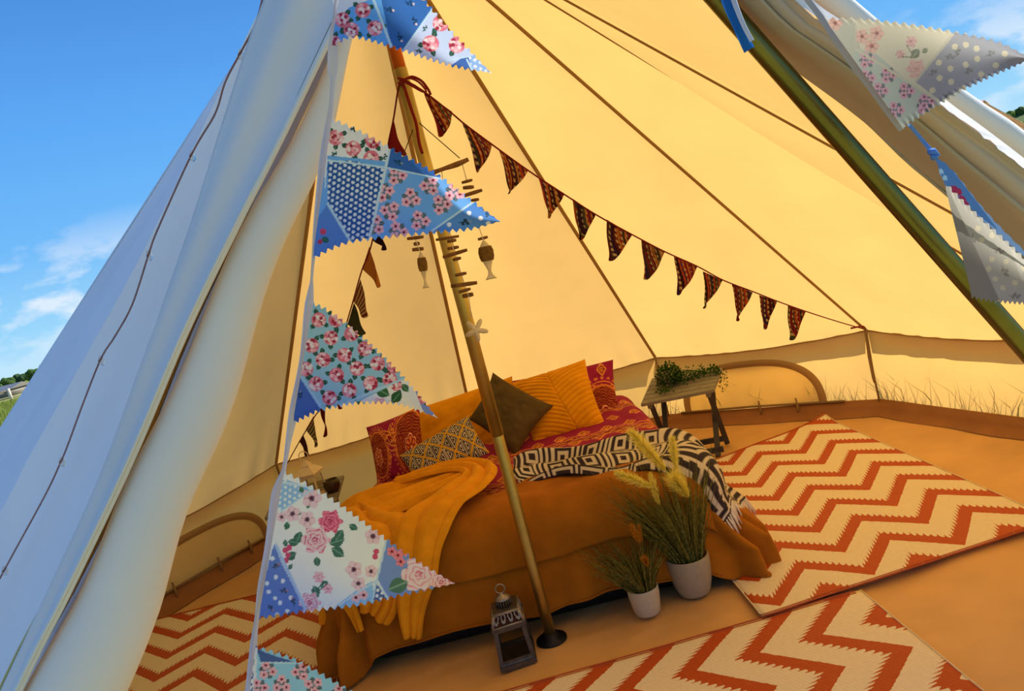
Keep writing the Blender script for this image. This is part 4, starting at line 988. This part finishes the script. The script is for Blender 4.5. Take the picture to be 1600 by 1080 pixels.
# turned-over upper layer with its own hem on the front
nv2 = 60; t2 = np.linspace(0, 1, nv2)[None, :]
bf2 = BY0-.145+.012*np.sin(a_[:, :1]*5)-.01*a_[:, :1]; b2 = bf2+(yb[:, :1]+.0-bf2)*t2; a2 = (BX0-.16)+(BX1+.2-BX0+.12)*s_+0*t2
P2, d2, drop2 = bed_point(a2, b2, .047, .06)
P2[..., 2] += nz2(a2, b2, 4, 5)*.016+nz2(a2, b2, 12, 9)*.006+.018
mobj('turned_layer', P2.reshape(-1, 3), grid_faces(nu, nv2), rust, blk, solid=.006)

# mustard throw, crumpled at the left of the foot
def cloth_patch(corners, nu, nv, h, foldf, flare=.08):
    """bilinear patch in unrolled bed coordinates; corners (a,b): TL,TR,BR,BL"""
    s_ = np.linspace(0, 1, nu)[:, None]; t_ = np.linspace(0, 1, nv)[None, :]
    TLc, TRc, BRc, BLc = (np.array(c, float) for c in corners)
    G = ((1-s_)*(1-t_))[..., None]*TLc+(s_*(1-t_))[..., None]*TRc+(s_*t_)[..., None]*BRc+((1-s_)*t_)[..., None]*BLc
    da, db, dh = foldf(s_, t_)
    a, b = G[..., 0]+da, G[..., 1]+db
    P, d, drop = bed_point(a, b, 0, flare)
    th = np.clip((d-(RC-RE))/RE, 0, PI/2); ex = a-np.clip(a, BX0+RC, BX1-RC); ey = b-np.clip(b, BY0+RC, BY1-RC); dd = np.maximum(np.hypot(ex, ey), 1e-9)
    hh = h+dh
    P[..., 0] += ex/dd*np.sin(th)*hh; P[..., 1] += ey/dd*np.sin(th)*hh; P[..., 2] += np.cos(th)*hh
    return P, a, b
def cloth_band(path, width, nu, nv, h, ridge, name, parent, mat, flare=.08, wob=.0):
    """gathered cloth running along a path in unrolled bed coordinates"""
    C_ = polyline(path, nu); d_ = np.gradient(C_, axis=0); nn_ = np.stack([-d_[:, 1], d_[:, 0]], 1); nn_ /= np.linalg.norm(nn_, axis=1)[:, None]
    s_ = np.linspace(0, 1, nu)[:, None]; t_ = np.linspace(-1, 1, nv)[None, :]
    w_ = np.interp(s_, np.linspace(0, 1, len(width)), width)
    a = C_[:, :1]+nn_[:, :1]*w_*t_+wob*np.sin(s_*9+t_*3); b = C_[:, 1:]+nn_[:, 1:]*w_*t_+wob*np.sin(s_*7+t_*2+1)
    P, d, drop = bed_point(a, b, 0, flare)
    th = np.clip((d-(RC-RE))/RE, 0, PI/2); ex = a-np.clip(a, BX0+RC, BX1-RC); ey = b-np.clip(b, BY0+RC, BY1-RC); dd = np.maximum(np.hypot(ex, ey), 1e-9)
    hh = h+ridge(s_, t_)+nz2(a, b, 8, 3)*.006
    P[..., 0] += ex/dd*np.sin(th)*hh; P[..., 1] += ey/dd*np.sin(th)*hh; P[..., 2] += np.cos(th)*hh
    return mobj(name, P.reshape(-1, 3), grid_faces(nu, nv), mat, parent, solid=.007)
thr = thing('mustard_throw', 'crumpled mustard yellow throw tossed over the left corner of the bed', 'throw', (-.65, 3.2, .45))
edge_r = lambda t: .03*np.clip((np.abs(t)-.8)/.2, 0, 1)
cloth_band([(-1.26, 3.20), (-1.0, 3.32), (-.72, 3.42), (-.46, 3.46), (-.33, 3.44)], [.30, .27, .21, .15, .08], 120, 90, .075, lambda s, t: .026*np.abs(np.sin(PI*(t*1.7+.35*np.sin(s*5))))+.022*np.exp(-((t-.82)/.16)**2)*(.5+s)+.020*np.clip((s-.8)/.2, 0, 1)-edge_r(t), 'gathered_top', thr, mustard, wob=.012)
cloth_band([(-.72, 3.60), (-.46, 3.60), (-.32, 3.50), (-.30, 3.32), (-.40, 3.12), (-.54, 2.97), (-.63, BY0-.14), (-.665, BY0-.27)], [.03, .06, .075, .085, .11, .10, .07, .035], 170, 60, .105, lambda s, t: .030*np.abs(np.sin(PI*(t*1.1+.4+.2*np.sin(s*6))))*(1-.5*s)-edge_r(t)*.8+.012*np.sin(s*PI), 'looped_fold', thr, mustard, wob=.006)
cloth_band([(-.95, 3.36), (-.82, 3.15), (-.74, 2.98), (-.76, BY0-.10), (-.80, BY0-.16)], [.10, .16, .17, .12, .07], 110, 70, .088, lambda s, t: .024*np.abs(np.sin(PI*(t*1.8+.5*np.sin(s*4))))-edge_r(t), 'tail', thr, mustard, wob=.012)
cloth_band([(-.92, 3.1), (-.90, 2.97), (-.885, BY0-.12), (-.88, BY0-.20)], [.05, .05, .035, .02], 50, 20, .085, lambda s, t: .012*np.sin(t*3), 'tail', thr, mustard)

# black and white knitted throw over the right corner
def knit(u, v):
    cr_ = np.array(srgb(206, 192, 174)); bk = np.array(srgb(48, 36, 44)); q = .0065
    uq = np.floor(u/q)*q; vq = np.floor(v/q)*q
    Pp = .155; VP = .26; vq = vq+0*uq; x = np.abs(((uq/Pp) % 1)-.5)*2; y = np.abs(((vq/VP) % 1)-.5)*2
    m_ = np.maximum(x, y); k = np.floor(m_*5.4); c = np.where(((k % 2) == 0)[..., None], bk, cr_)
    edge = np.abs(((vq/VP) % 1)-.0) < .06; zz = (np.floor(uq/q) % 6 < 3) & (np.abs(((vq/VP) % 1)-.03) < .03)
    c[edge] = cr_; c[zz] = bk; return c
def f_bw(s, t):
    ridge = .034*np.abs(np.sin(PI*(t*2.1+.5*np.sin(s*4)+.15*np.sin(s*11))))**1.3*(.6+.4*np.cos(s*3))+.022*np.exp(-((t-.12)/.1)**2)+.010*np.sin(s*15+t*4)
    return .02*np.sin(t*7+s*5), .030*np.sin(s*8+1)*(1-t)+.025*np.sin(s*11)*t, ridge-.03*np.clip((np.abs(t-.5)-.42)/.08, 0, 1)
cor = [(-.14, 3.50), (.80, 3.62), (1.04, 3.06), (-.10, 3.22)]
P, a_, b_ = cloth_patch([(-.14, 3.46), (.97, 3.42), (.72, 2.86), (-.12, 3.20)], 240, 130, .075, f_bw, flare=.5)
uu = np.linspace(0, 1.1, 240)[:, None]+0*a_; vv2 = np.linspace(0, .60, 130)[None, :]+0*a_
bwt = thing('knitted_throw', 'black and cream geometric knitted throw with a fringe over the right corner of the bed', 'throw', (.4, 3.2, .45))
mobj('cloth', P.reshape(-1, 3), grid_faces(240, 130), print_m, bwt, colors=knit(uu, vv2).reshape(-1, 3), solid=.005)
edge = P[-1]; prev = P[-4]; m = MB()
for k in range(46):
    i = int(k*129/45); p = Vector(edge[i]); dr = (Vector(edge[i])-Vector(prev[i])).normalized()
    dr = (dr*.5+Vector((.12, -.10, -.9))).normalized(); j = Vector((random.gauss(0, .006), random.gauss(0, .008), 0)); L = random.uniform(.055, .085)
    m.tube([p, p+dr*L*.5+j*.5, p+dr*L+j-Vector((0, 0, .01))], [.004, .005, .0025], 5)
m.build('fringe', fringe_m, bwt)

# ------------------------------------------------------------------ pillows
def pillow(name, label, corners, thick, mat, paintf=None, n=46, pinch=.10, dims=(.45, .45), group=None, wr=.006, seed=0, cat='cushion', relief=None):
    TLc, TRc, BRc, BLc = (np.array(c, float) for c in corners)
    s_ = np.linspace(-1, 1, n)[:, None]; t_ = np.linspace(-1, 1, n)[None, :]
    nrm = np.cross(TRc-BLc, TLc-BRc); nrm /= np.linalg.norm(nrm)
    if nrm[1] > 0: nrm = -nrm
    ps = s_*(1-pinch*(1-t_**2)*np.abs(s_)**3) ; pt = t_*(1-pinch*(1-s_**2)*np.abs(t_)**3)
    S1, T1 = (ps+1)/2, (pt+1)/2
    G = ((1-S1)*(1-T1))[..., None]*TLc+(S1*(1-T1))[..., None]*TRc+(S1*T1)[..., None]*BRc+((1-S1)*T1)[..., None]*BLc
    prof = np.clip((1-np.abs(s_)**2.4), 0, 1)**.62*np.clip((1-np.abs(t_)**2.4), 0, 1)**.62
    wri = nz2(s_+0*t_, t_+0*s_, 2.5, seed+20)*wr*2+nz2(s_+0*t_, t_+0*s_, 6, seed+21)*wr
    wri = wri*np.clip(prof*2, 0, 1)
    if relief is not None: wri = wri+relief((s_+1)/2+0*t_, (t_+1)/2+0*s_)*np.clip(prof*3, 0, 1)
    Fp = G+(thick/2*prof+wri)[..., None]*nrm; Bp = G-(thick/2*prof)[..., None]*nrm
    V = np.concatenate([Fp.reshape(-1, 3), Bp.reshape(-1, 3)]); f1 = grid_faces(n, n); f2 = f1[:, ::-1]+n*n
    u = (s_+1)/2*dims[0]+0*t_; v = (t_+1)/2*dims[1]+0*s_
    base = (BLc+BRc)/2
    col = None
    if paintf is not None:
        c = paintf(u, v).reshape(-1, 3); col = np.concatenate([c, c])
    o = mobj(name, V, np.concatenate([f1, f2]), mat, origin=tuple(base), colors=col)
    # weld the rim
    bm = bmesh.new(); bm.from_mesh(o.data); bmesh.ops.remove_doubles(bm, verts=bm.verts, dist=.0004); bmesh.ops.recalc_face_normals(bm, faces=bm.faces); bm.to_mesh(o.data); bm.free()
    o.data.polygons.foreach_set('use_smooth', [True]*len(o.data.polygons))
    tag(o, label, cat, group); return o, G, nrm
def red_medal(u, v):
    c = paisley(u*1.0+.1, v*1.0+.13); medallion(c, u, v, .50, .27, .17); medallion(c, u, v, .10, .27, .12); return c
def red_edge(u, v):
    c = paisley(u+.1, v+.02); medallion(c, u, v, .60, .42, .15); return c
pz = lambda x, y, Y: px(x, y, Y)
pillow('pillow', 'crimson paisley pillow with a large medallion at the left of the bed', [pz(572, 668, 4.22), pz(655, 634, 4.22), pz(668, 742, 4.03), pz(590, 760, 4.02)], .15, print_m, red_medal, n=90, dims=(.62, .45), seed=1, cat='pillow', pinch=.06)
pillow('pillow', 'plain mustard pillow standing upright behind the patterned lumbar cushion', [pz(644, 641, 4.52), pz(800, 588, 4.52), pz(815, 700, 4.34), pz(655, 745, 4.34)], .14, mustard_p, seed=2, cat='pillow', pinch=.02, dims=(.7, .45))
pillow('pillow', 'crimson paisley pillow behind the quilted mustard cushion on the right', [pz(790, 597, 4.58), pz(958, 562, 4.58), pz(972, 655, 4.40), pz(815, 695, 4.38)], .15, print_m, red_edge, n=90, dims=(.7, .45), seed=3, cat='pillow', pinch=.05)
def leaf_veins(u, v):
    dx = u-(.46+.16*v*v); w = (v+.62*np.abs(dx)-.35*dx*dx)*15
    g = w-np.floor(w)-.5
    return .006-.0085*np.exp(-(g/.14)**2)-.006*np.exp(-(dx/.012)**2)
pillow('cushion', 'mustard velvet cushion quilted with leaf veins, leaning at the right', [pz(799, 598, 4.42), pz(914, 561, 4.42), pz(948, 667, 4.10), pz(834, 697, 4.08)], .16, mustard_p, seed=4, n=150, pinch=.07, wr=0.001, relief=leaf_veins)
pillow('cushion', 'dark olive velvet cushion standing on its corner behind the pole', [pz(770, 582, 4.25), pz(865, 634, 4.15), pz(806, 714, 3.95), pz(732, 655, 4.10)], .15, olive_v, seed=5, pinch=.09)
def geo(u, v):
    W_, H_ = .48, .28; yl = np.array(srgb(214, 160, 36)); bk = np.array(srgb(22, 14, 22)); wh = np.array(srgb(224, 206, 186))
    cx_, cy_ = .12, .135; p = u/cx_+v/cy_; q = u/cx_-v/cy_
    fp, fq = p-np.floor(p), q-np.floor(q); c = np.tile(bk, (*u.shape, 1))
    dl = np.minimum(np.minimum(fp, 1-fp), np.minimum(fq, 1-fq))
    up = (fp+fq) < 1
    e = np.where(up, np.minimum(np.minimum(fp, fq), (1-fp-fq)/1.4), np.minimum(np.minimum(1-fp, 1-fq), (fp+fq-1)/1.4))
    e = np.where(up, np.minimum(np.minimum(fp-.05, fq-.05), (1-fp-fq)/1.4), np.minimum(np.minimum(.95-fp, .95-fq), (fp+fq-1)/1.4))
    k = ((e-.035) >= 0) & ((((e-.035)/.12) % 1) < .33); c[k] = wh
    c[dl < .055] = yl; c[(dl >= .055) & (dl < .095)] = bk; return c
pillow('cushion', 'small rectangular cushion with black, white and mustard triangles', [pz(624, 712, 3.82), pz(732, 649, 3.90), pz(765, 707, 3.74), pz(655, 768, 3.62)], .12, print_m, geo, n=230, dims=(.48, .28), seed=6, pinch=.05, wr=.003)

# ------------------------------------------------------------------ rugs
def rug(label, A, B, Cc, Dd, usw=False, uvo=(0, 0), zoff=.002, ends=(0, 2), curl=None):
    """A-B one short end, B-C long side, C-D far end"""
    A, B, Cc, Dd = (np.array(q, float) for q in (A, B, Cc, Dd)); nu, nv = 50, 80
    s_ = np.linspace(0, 1, nu)[:, None]; t_ = np.linspace(0, 1, nv)[None, :]
    G = ((1-s_)*(1-t_))[..., None]*A+(s_*(1-t_))[..., None]*B+(s_*t_)[..., None]*Cc+((1-s_)*t_)[..., None]*Dd
    zz = zoff+.003+.004*np.maximum(0, nz2(G[..., 0], G[..., 1], 3.5, 8))
    P = np.stack([G[..., 0], G[..., 1], zz], -1)
    if curl is not None: P[..., 2] += curl(s_, t_)
    W_, L_ = np.linalg.norm(B-A), (np.linalg.norm(Cc-B)+np.linalg.norm(Dd-A))/2
    uv = np.stack([s_*W_+0*t_+uvo[0], t_*L_+0*s_+uvo[1]], -1)
    r = thing('rug', label, 'rug', (*(A+B+Cc+Dd)[:2]/4, 0))
    mobj('woven_mat', P.reshape(-1, 3), grid_faces(nu, nv), rug_m, r, uvs=uv.reshape(-1, 2), solid=.004)
    E = [P[:, 0], P[-1], P[::-1, -1], P[0, ::-1]]
    cen = P.mean((0, 1))
    for k in range(4):
        e = E[k]; d = e[-1]-e[0]; inn = np.array([-d[1], d[0], 0.]); inn /= np.linalg.norm(inn); inn *= np.sign(inn.dot(cen-e[0]))
        for off, w_, mt in ((.0, .004, rug_edge), (.012, .0025, rug_edge)) if k in ends else ((0, .003, rug_edge2),):
            MB().tube(e[::2]+inn*off+np.array([0, 0, .002]), w_, 5).build('edge_binding', mt, r)
    return r
rug('cream rug with orange zigzags to the right of the bed', (.64, 2.55), (1.86, 2.70), (1.83, 4.62), (.60, 4.22), zoff=.012, uvo=(.30, .0), curl=lambda s, t: .03*np.clip((t-.9)/.1, 0, 1)**2*np.clip((s-.8)/.2, 0, 1)**2)
rug('cream rug with orange zigzags in the foreground before the bed', (1.02, 2.58), (1.06, 1.35), (-.85, 1.30), (-.86, 2.48), uvo=(-.008, -.01), ends=(1, 3))
rug('cream rug with orange zigzags on the floor to the left of the bed', (-2.10, 2.55), (-.98, 2.30), (-1.12, 4.05), (-2.40, 4.08), uvo=(.13, .10))

# ------------------------------------------------------------------ plants in pots
def grass_pot(name, label, c, rt, rb, h, mat, hb, nb, plumes, lean, spread, seed, pm):
    rs = random.Random(seed); c = Vector(c); t_ = thing(name, label, 'potted plant', c)
    k = h/6
    prof = [(rb*.7, 0), (rb*.96, .004), (rb*1.08, h*.10), (rt*.90, h*.35), (rt*.985, h*.7), (rt, h*.96), (rt*.985, h), (rt*.92, h), (rt*.89, h*.9), (rt*.85, h*.8)]
    MB().lathe(c, prof, 40).build('pot', mat, t_)
    MB().lathe(c+Vector((0, 0, h*.80)), [(rt*.86, 0), (rt*.84, .006), (.001, .012)], 24).build('soil', soil, t_)
    V = []; Fc = []
    def blade(b, tipv, w, sag):
        nonlocal V, Fc
        n = 7; k0 = len(V); side = Vector((tipv.y, -tipv.x, 0)); side = side.normalized() if side.length > 1e-5 else Vector((1, 0, 0))
        a = rs.random()*PI; side = Vector((math.cos(a), math.sin(a), 0))
        for i in range(n):
            q = i/(n-1); p = b+tipv*q+Vector((tipv.x, tipv.y, 0))*(q*q)*sag*.8-Vector((0, 0, sag*.30*tipv.length*q**3)); ww = w*(1-q**1.5)+.0002
            V += [p-side*ww, p+side*ww]
        for i in range(n-1): Fc.append((k0+2*i, k0+2*i+1, k0+2*i+3, k0+2*i+2))
    for i in range(nb):
        a = rs.random()*2*PI; q = math.sqrt(rs.random()); b = c+Vector((math.cos(a)*rt*.7*q, math.sin(a)*rt*.7*q, h*.8))
        L = hb*rs.uniform(.55, 1.0); o_ = Vector((math.cos(a)*spread*q*L+lean[0]*L+rs.gauss(0, .05)*L, math.sin(a)*spread*q*L+lean[1]*L+rs.gauss(0, .05)*L, L))
        blade(b, o_, rs.uniform(.0018, .0034), rs.random()*.7)
    mobj('blades', V, Fc, blade_m, t_, kind='stuff')
    for (p0, p1, w, fluff) in plumes:
        A, B = Vector(p0), Vector(p1); m = MB(); V2 = []; F2 = []; d = B-A; L = d.length
        root = c+Vector((0, 0, h*.8)); mid = root.lerp(A, .55)+Vector((.01, 0, .02))
        st = polyline([root, mid, A], 12)
        MB().tube(st, .0012, 4).build('stem', blade_m, t_)
        for i in range(int(fluff*2.4)):
            q = rs.random(); b = A+d*q; a = rs.random()*2*PI; ww = w*2.1*(math.sin(PI*min(1, q*.9+.08))**.6)*rs.uniform(.4, 1); s1 = d.cross(Vector((0, 1, .1))).normalized(); s2 = s1.cross(d.normalized())
            tip = b+(s1*math.cos(a)+s2*math.sin(a))*ww+d.normalized()*ww*rs.uniform(.8, 2.0); k0 = len(V2); sd_ = (tip-b).cross(Vector((rs.random()-.5, rs.random()-.5, rs.random()-.5))).normalized()*.0015
            V2 += [b-sd_, b+sd_, tip]; F2.append((k0, k0+1, k0+2))
        mobj('plume', V2, F2, pm, t_, smooth=False)
    return t_
yb_ = 2.80
grass_pot('pampas_grass', 'tall potted grass with fluffy pale yellow plumes at the foot of the bed', gz(1086, 926), .088, .062, .165, pot_grey, .50, 760, [
    (px(1040, 735, 2.78), px(985, 674, 2.72), .022, 420), (px(1057, 740, 2.80), px(1050, 684, 2.80), .014, 300), (px(1076, 778, 2.78), px(1052, 745, 2.74), .026, 380), (px(1022, 762, 2.74), px(962, 738, 2.70), .016, 320), (px(1030, 790, 2.76), px(1015, 740, 2.74), .012, 200)], (-.15, -.02), .34, 5, plume_m)
grass_pot('potted_grass', 'small potted grass with drooping blades in a white pot beside the taller one', gz(1013, 958), .063, .048, .115, pot_white, .31, 360, [
    (px(1012, 885, 2.66), px(1006, 872, 2.64), .010, 160), (px(1000, 850, 2.66), px(985, 820, 2.64), .010, 140), (px(1003, 848, 2.68), px(998, 822, 2.68), .007, 120)], (-.20, -.06), .55, 9, plume_o)

# ------------------------------------------------------------------ folding tables
def folding_table(label, TLf, TRf, TRb, TLb, mat, legm, slats=6):
    """four corners of the top; slats run the long way, the legs cross at either end"""
    c = [Vector(q) for q in (TLf, TRf, TRb, TLb)]; cen = sum(c, Vector())/4
    t_ = thing('folding_table', label, 'table', (cen.x, cen.y, 0))
    dn_ = Vector((0, 0, 1)); fl_ = lambda p: Vector((p.x, p.y, .006))
    for k in range(slats):
        q0, q1 = (k+.06)/slats, (k+.94)/slats
        a0, a1 = c[0].lerp(c[3], q0), c[0].lerp(c[3], q1); b0, b1 = c[1].lerp(c[2], q0), c[1].lerp(c[2], q1)
        P = [p-dn_*.018 for p in (a0, b0, b1, a1)]+[a0, b0, b1, a1]
        MB().add(P, [(3, 2, 1, 0), (4, 5, 6, 7), (0, 1, 5, 4), (1, 2, 6, 5), (2, 3, 7, 6), (3, 0, 4, 7)]).build('slat', mat, t_, smooth=False)
    side = (c[1]-c[0]).normalized()
    for q in (.10, .90):
        f, b = c[0].lerp(c[1], q), c[3].lerp(c[2], q)
        MB().bar(f.lerp(b, .05)-dn_*.033, f.lerp(b, .95)-dn_*.033, .024, .028).build('rail', mat, t_, smooth=False)
        inn = side*(.024 if q < .5 else -.024)
        ff, bf = fl_(f.lerp(b, .10)), fl_(f.lerp(b, .66))
        MB().bar(f.lerp(b, .16)-dn_*.04, bf, .018, .032, up=(1, 0, 0)).build('leg', legm, t_, smooth=False)
        MB().bar(f.lerp(b, .84)-dn_*.04+inn, ff+inn, .018, .032, up=(1, 0, 0)).build('leg', legm, t_, smooth=False)
    for q, z_ in ((.145, .045), (.60, .05)):
        a = c[0].lerp(c[3], q); b = c[1].lerp(c[2], q); a, b = a.lerp(b, .07), a.lerp(b, .93)
        MB().bar(Vector((a.x, a.y, z_)), Vector((b.x, b.y, z_)), .018, .034).build('stretcher', legm, t_, smooth=False)
    return t_
TZ = .46
T_ = [gz(1001, 632, .435), gz(1115, 609, .435)]
T_ += [px(1128.5, 574, T_[1].y+.40), px(1019, 591, T_[0].y+.40)]
folding_table('grey slatted folding table right of the bed holding a trailing plant', *T_, wood_grey, wood_dark)
tl0 = gz(525, 783, .42); tl1 = gz(537, 742, .42)
folding_table('grey slatted folding table in the left corner beyond the bed', (tl0.x-.42, tl0.y+.02, .42), tl0, tl1, (tl1.x-.44, tl1.y+.03, .42), wood_grey, wood_dark)
# trailing plant in its pot
pc = T_[0].lerp(T_[1], .44).lerp(T_[3].lerp(T_[2], .36), .52)
plant = thing('trailing_plant', 'bushy green trailing plant in a small white pot on the right table', 'potted plant', pc)
MB().lathe(pc+Vector((-.05, .05, 0)), [(.035, 0), (.045, .003), (.052, .06), (.055, .10), (.05, .10), (.047, .09)], 24).build('pot', pot_white, plant)
V = []; Fc = []
rs = random.Random(4)
def leafq(p, s):
    a, b = rs.random()*2*PI, rs.gauss(0, .7); d = Vector((math.cos(a)*math.cos(b), math.sin(a)*math.cos(b), math.sin(b)))*s; w = d.cross(Vector((rs.random()-.5, rs.random()-.5, 1))).normalized()*s*.36; k = len(V)
    V.extend([p, p+d*.5+w, p+d, p+d*.5-w]); Fc.append((k, k+1, k+2, k+3))
for i in range(1500):
    a = rs.random()*2*PI; q = rs.random()**.5; z_ = rs.random()
    if i < 950: p = pc+Vector((-.02+math.cos(a)*.085*q, .02+math.sin(a)*.08*q, .02+.13*z_*math.sqrt(max(0, 1-q*q*.8))))
    else: p = pc+Vector((-.06+.36*rs.random(), .05+rs.gauss(0, .05)+.0, .012+abs(rs.gauss(0, .022))))
    leafq(p, rs.uniform(.012, .024))
for st in range(9):
    bx = pc+Vector((.20+.02*st % .1, -.01+.015*st, .02)); 
    L = rs.uniform(.06, .16)
    for k in range(int(L*190)): leafq(bx+Vector((.05+rs.gauss(0, .006)+.02*rs.random(), rs.gauss(0, .006), .0-L*rs.random())), .014)
for k in range(70): leafq(pc+Vector((-.09+rs.gauss(0, .025), -.10+rs.gauss(0, .035), .006+.01*rs.random())), .018)
mobj('foliage', V, Fc, plant_m, plant, smooth=False, kind='stuff')
for k in range(6):
    a = rs.uniform(-.6, .9); MB().tube(polyline([pc+Vector((0, 0, .06)), pc+Vector((.1*math.cos(a), .1*math.sin(a), .07)), pc+Vector((.24*math.cos(a*.4), .12*math.sin(a), .02))], 8), .0015, 4).build('stem', plant_m, plant)

# ------------------------------------------------------------------ lanterns
def lantern(label, A, B, Cc, hh, mat, hi, pane, ring_r=.018, taper=.93, pierced=True, roof_h=None, post=.008, candle=False):
    """A,B front base corners, C the right back corner (ground plan)"""
    A, B, Cc = Vector(A), Vector(B), Vector(Cc); Dd = A+Cc-B; cen = (A+Cc)/2; t_ = thing('lantern', label, 'lantern', cen); Cs = [A, B, Cc, Dd]
    z0 = A.z
    def lvl(z_, k): return [cen+(p-cen)*k+Vector((0, 0, z_)) for p in Cs]
    def frus(z1, k1, z2, k2): return MB().add(lvl(z1, k1)+lvl(z2, k2), [(3, 2, 1, 0), (4, 5, 6, 7), (0, 1, 5, 4), (1, 2, 6, 5), (2, 3, 7, 6), (3, 0, 4, 7)])
    frus(0, 1.0, .018, 1.0).build('base', mat, t_, smooth=False); f = frus(.018, .93, .026, .90); f.build('base_moulding', mat, t_, smooth=False)
    eh = hh*.58
    for b, tp in zip(lvl(.026, .86), lvl(eh, .80*taper)): MB().bar(b, tp, post*2, post*2, up=(1, 0, 0)).build('post', mat, t_, smooth=False)
    lo, up_ = lvl(.03, .84), lvl(eh-.004, .79*taper)
    for k in range(4):
        a, b, c_, d_ = lo[k], lo[(k+1) % 4], up_[(k+1) % 4], up_[k]; n = (b-a).cross(d_-a).normalized()*.0015
        MB().add([p-n for p in (a, b, c_, d_)]+[p+n for p in (a, b, c_, d_)], [(3, 2, 1, 0), (4, 5, 6, 7), (0, 1, 5, 4), (1, 2, 6, 5), (2, 3, 7, 6), (3, 0, 4, 7)]).build('pane', pane, t_, smooth=False)
        MB().bar(a, b, .010, .012).build('rail', mat, t_, smooth=False); MB().bar(d_, c_, .010, .014).build('rail', mat, t_, smooth=False)
    frus(eh, .98*taper, eh+.012, .98*taper).build('eave', mat, t_, smooth=False)
    rh = hh*.80
    if pierced:
        lo, up_ = lvl(eh+.012, .93*taper), lvl(rh, .74*taper)
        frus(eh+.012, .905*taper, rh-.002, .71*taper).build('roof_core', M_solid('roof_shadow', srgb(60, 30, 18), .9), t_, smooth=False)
        for k in range(4):
            a, b, c_, d_ = lo[k], lo[(k+1) % 4], up_[(k+1) % 4], up_[k]; m = MB(); f2 = lambda u, v: a.lerp(b, u).lerp(d_.lerp(c_, u), v)
            for v_ in (.03, .97): m.tube([f2(0, v_), f2(1, v_)], .0042, 5)
            for u_ in (0.02, .98): m.tube([f2(u_, 0), f2(u_, 1)], .0045, 5)
            for j in range(4):
                u0 = (j+.5)/4
                for sg in (1, -1):
                    pts = [f2(min(.97, max(.03, u0+sg*(.02+.055*math.sin(q*2.1)))), .5+sg*0+.42*math.cos(q*1.25)*(1-.16*q)) for q in np.linspace(0, 3.6, 16)]
                    m.tube(pts, .0030, 5)
            m.build('fretwork', hi, t_)
        frus(rh, .76*taper, rh+.006, .70*taper).build('roof_cap', mat, t_, smooth=False)
        n_ = 16; m = MB()
        for k in range(n_):
            a = 2*PI*k/n_; p = cen+Vector((.030*math.cos(a), .030*math.sin(a), rh+.006)); m.tube([p, p+Vector((-.006*math.cos(a), -.006*math.sin(a), .026))], .003, 5)
        m.build('vent', mat, t_)
        MB().lathe(cen+Vector((0, 0, rh+.030)), [(.030, 0), (.032, .004), (.022, .014), (.008, .020), (.006, .026)], 20).build('vent_cap', hi, t_)
        top = rh+.056
    else:
        frus(eh+.012, 1.12*taper, rh+.0, .36).build('roof', mat, t_, smooth=False); frus(rh, .42, rh+.035, .06).build('roof_cap', mat, t_, smooth=False); top = rh+.036
    r_ = ring_r; pts = [cen+Vector((r_*math.cos(a), 0, top+r_+r_*math.sin(a)-.002)) for a in np.linspace(0, 2*PI, 25)]
    MB().tube(pts, .0028, 6).build('ring', hi, t_)
    return t_
lantern('dark pewter lantern with a pierced roof on the floor beside the pole', gz(783, 1053), gz(840, 1034), gz(834, 1001), .265, lantern_m, lantern_hi, glass)
lw = Vector((tl0.x-.16, tl0.y+.18, .42)); a_ = .5; r_ = .075
lantern('cream open lantern with a pointed roof on the left folding table', lw+Vector((-r_, -r_*.8, 0)), lw+Vector((r_*.7, -r_*1.1, 0)), lw+Vector((r_, r_*.7, 0)), .25, lantern_w, lantern_w, glass, ring_r=.026, pierced=False, post=.004)
bw = Vector((tl0.x-.06, tl0.y+.22, .42))
bowl = thing('candle_bowl', 'round brown glass bowl on the left table beside the cream lantern', 'bowl', bw)
MB().lathe(bw, [(.02, 0), (.035, .004), (.048, .03), (.05, .055), (.044, .075), (.040, .075), (.045, .055), (.040, .02)], 24).build('body', bowl_m, bowl)
MB().lathe(bw+Vector((0, 0, .02)), [(.03, 0), (.03, .03), (.002, .032)], 16).build('candle', lantern_w, bowl)
print('objects', len(bpy.data.objects), 'tris', sum(len(o.data.polygons)*2 for o in bpy.data.objects if o.type == 'MESH'))
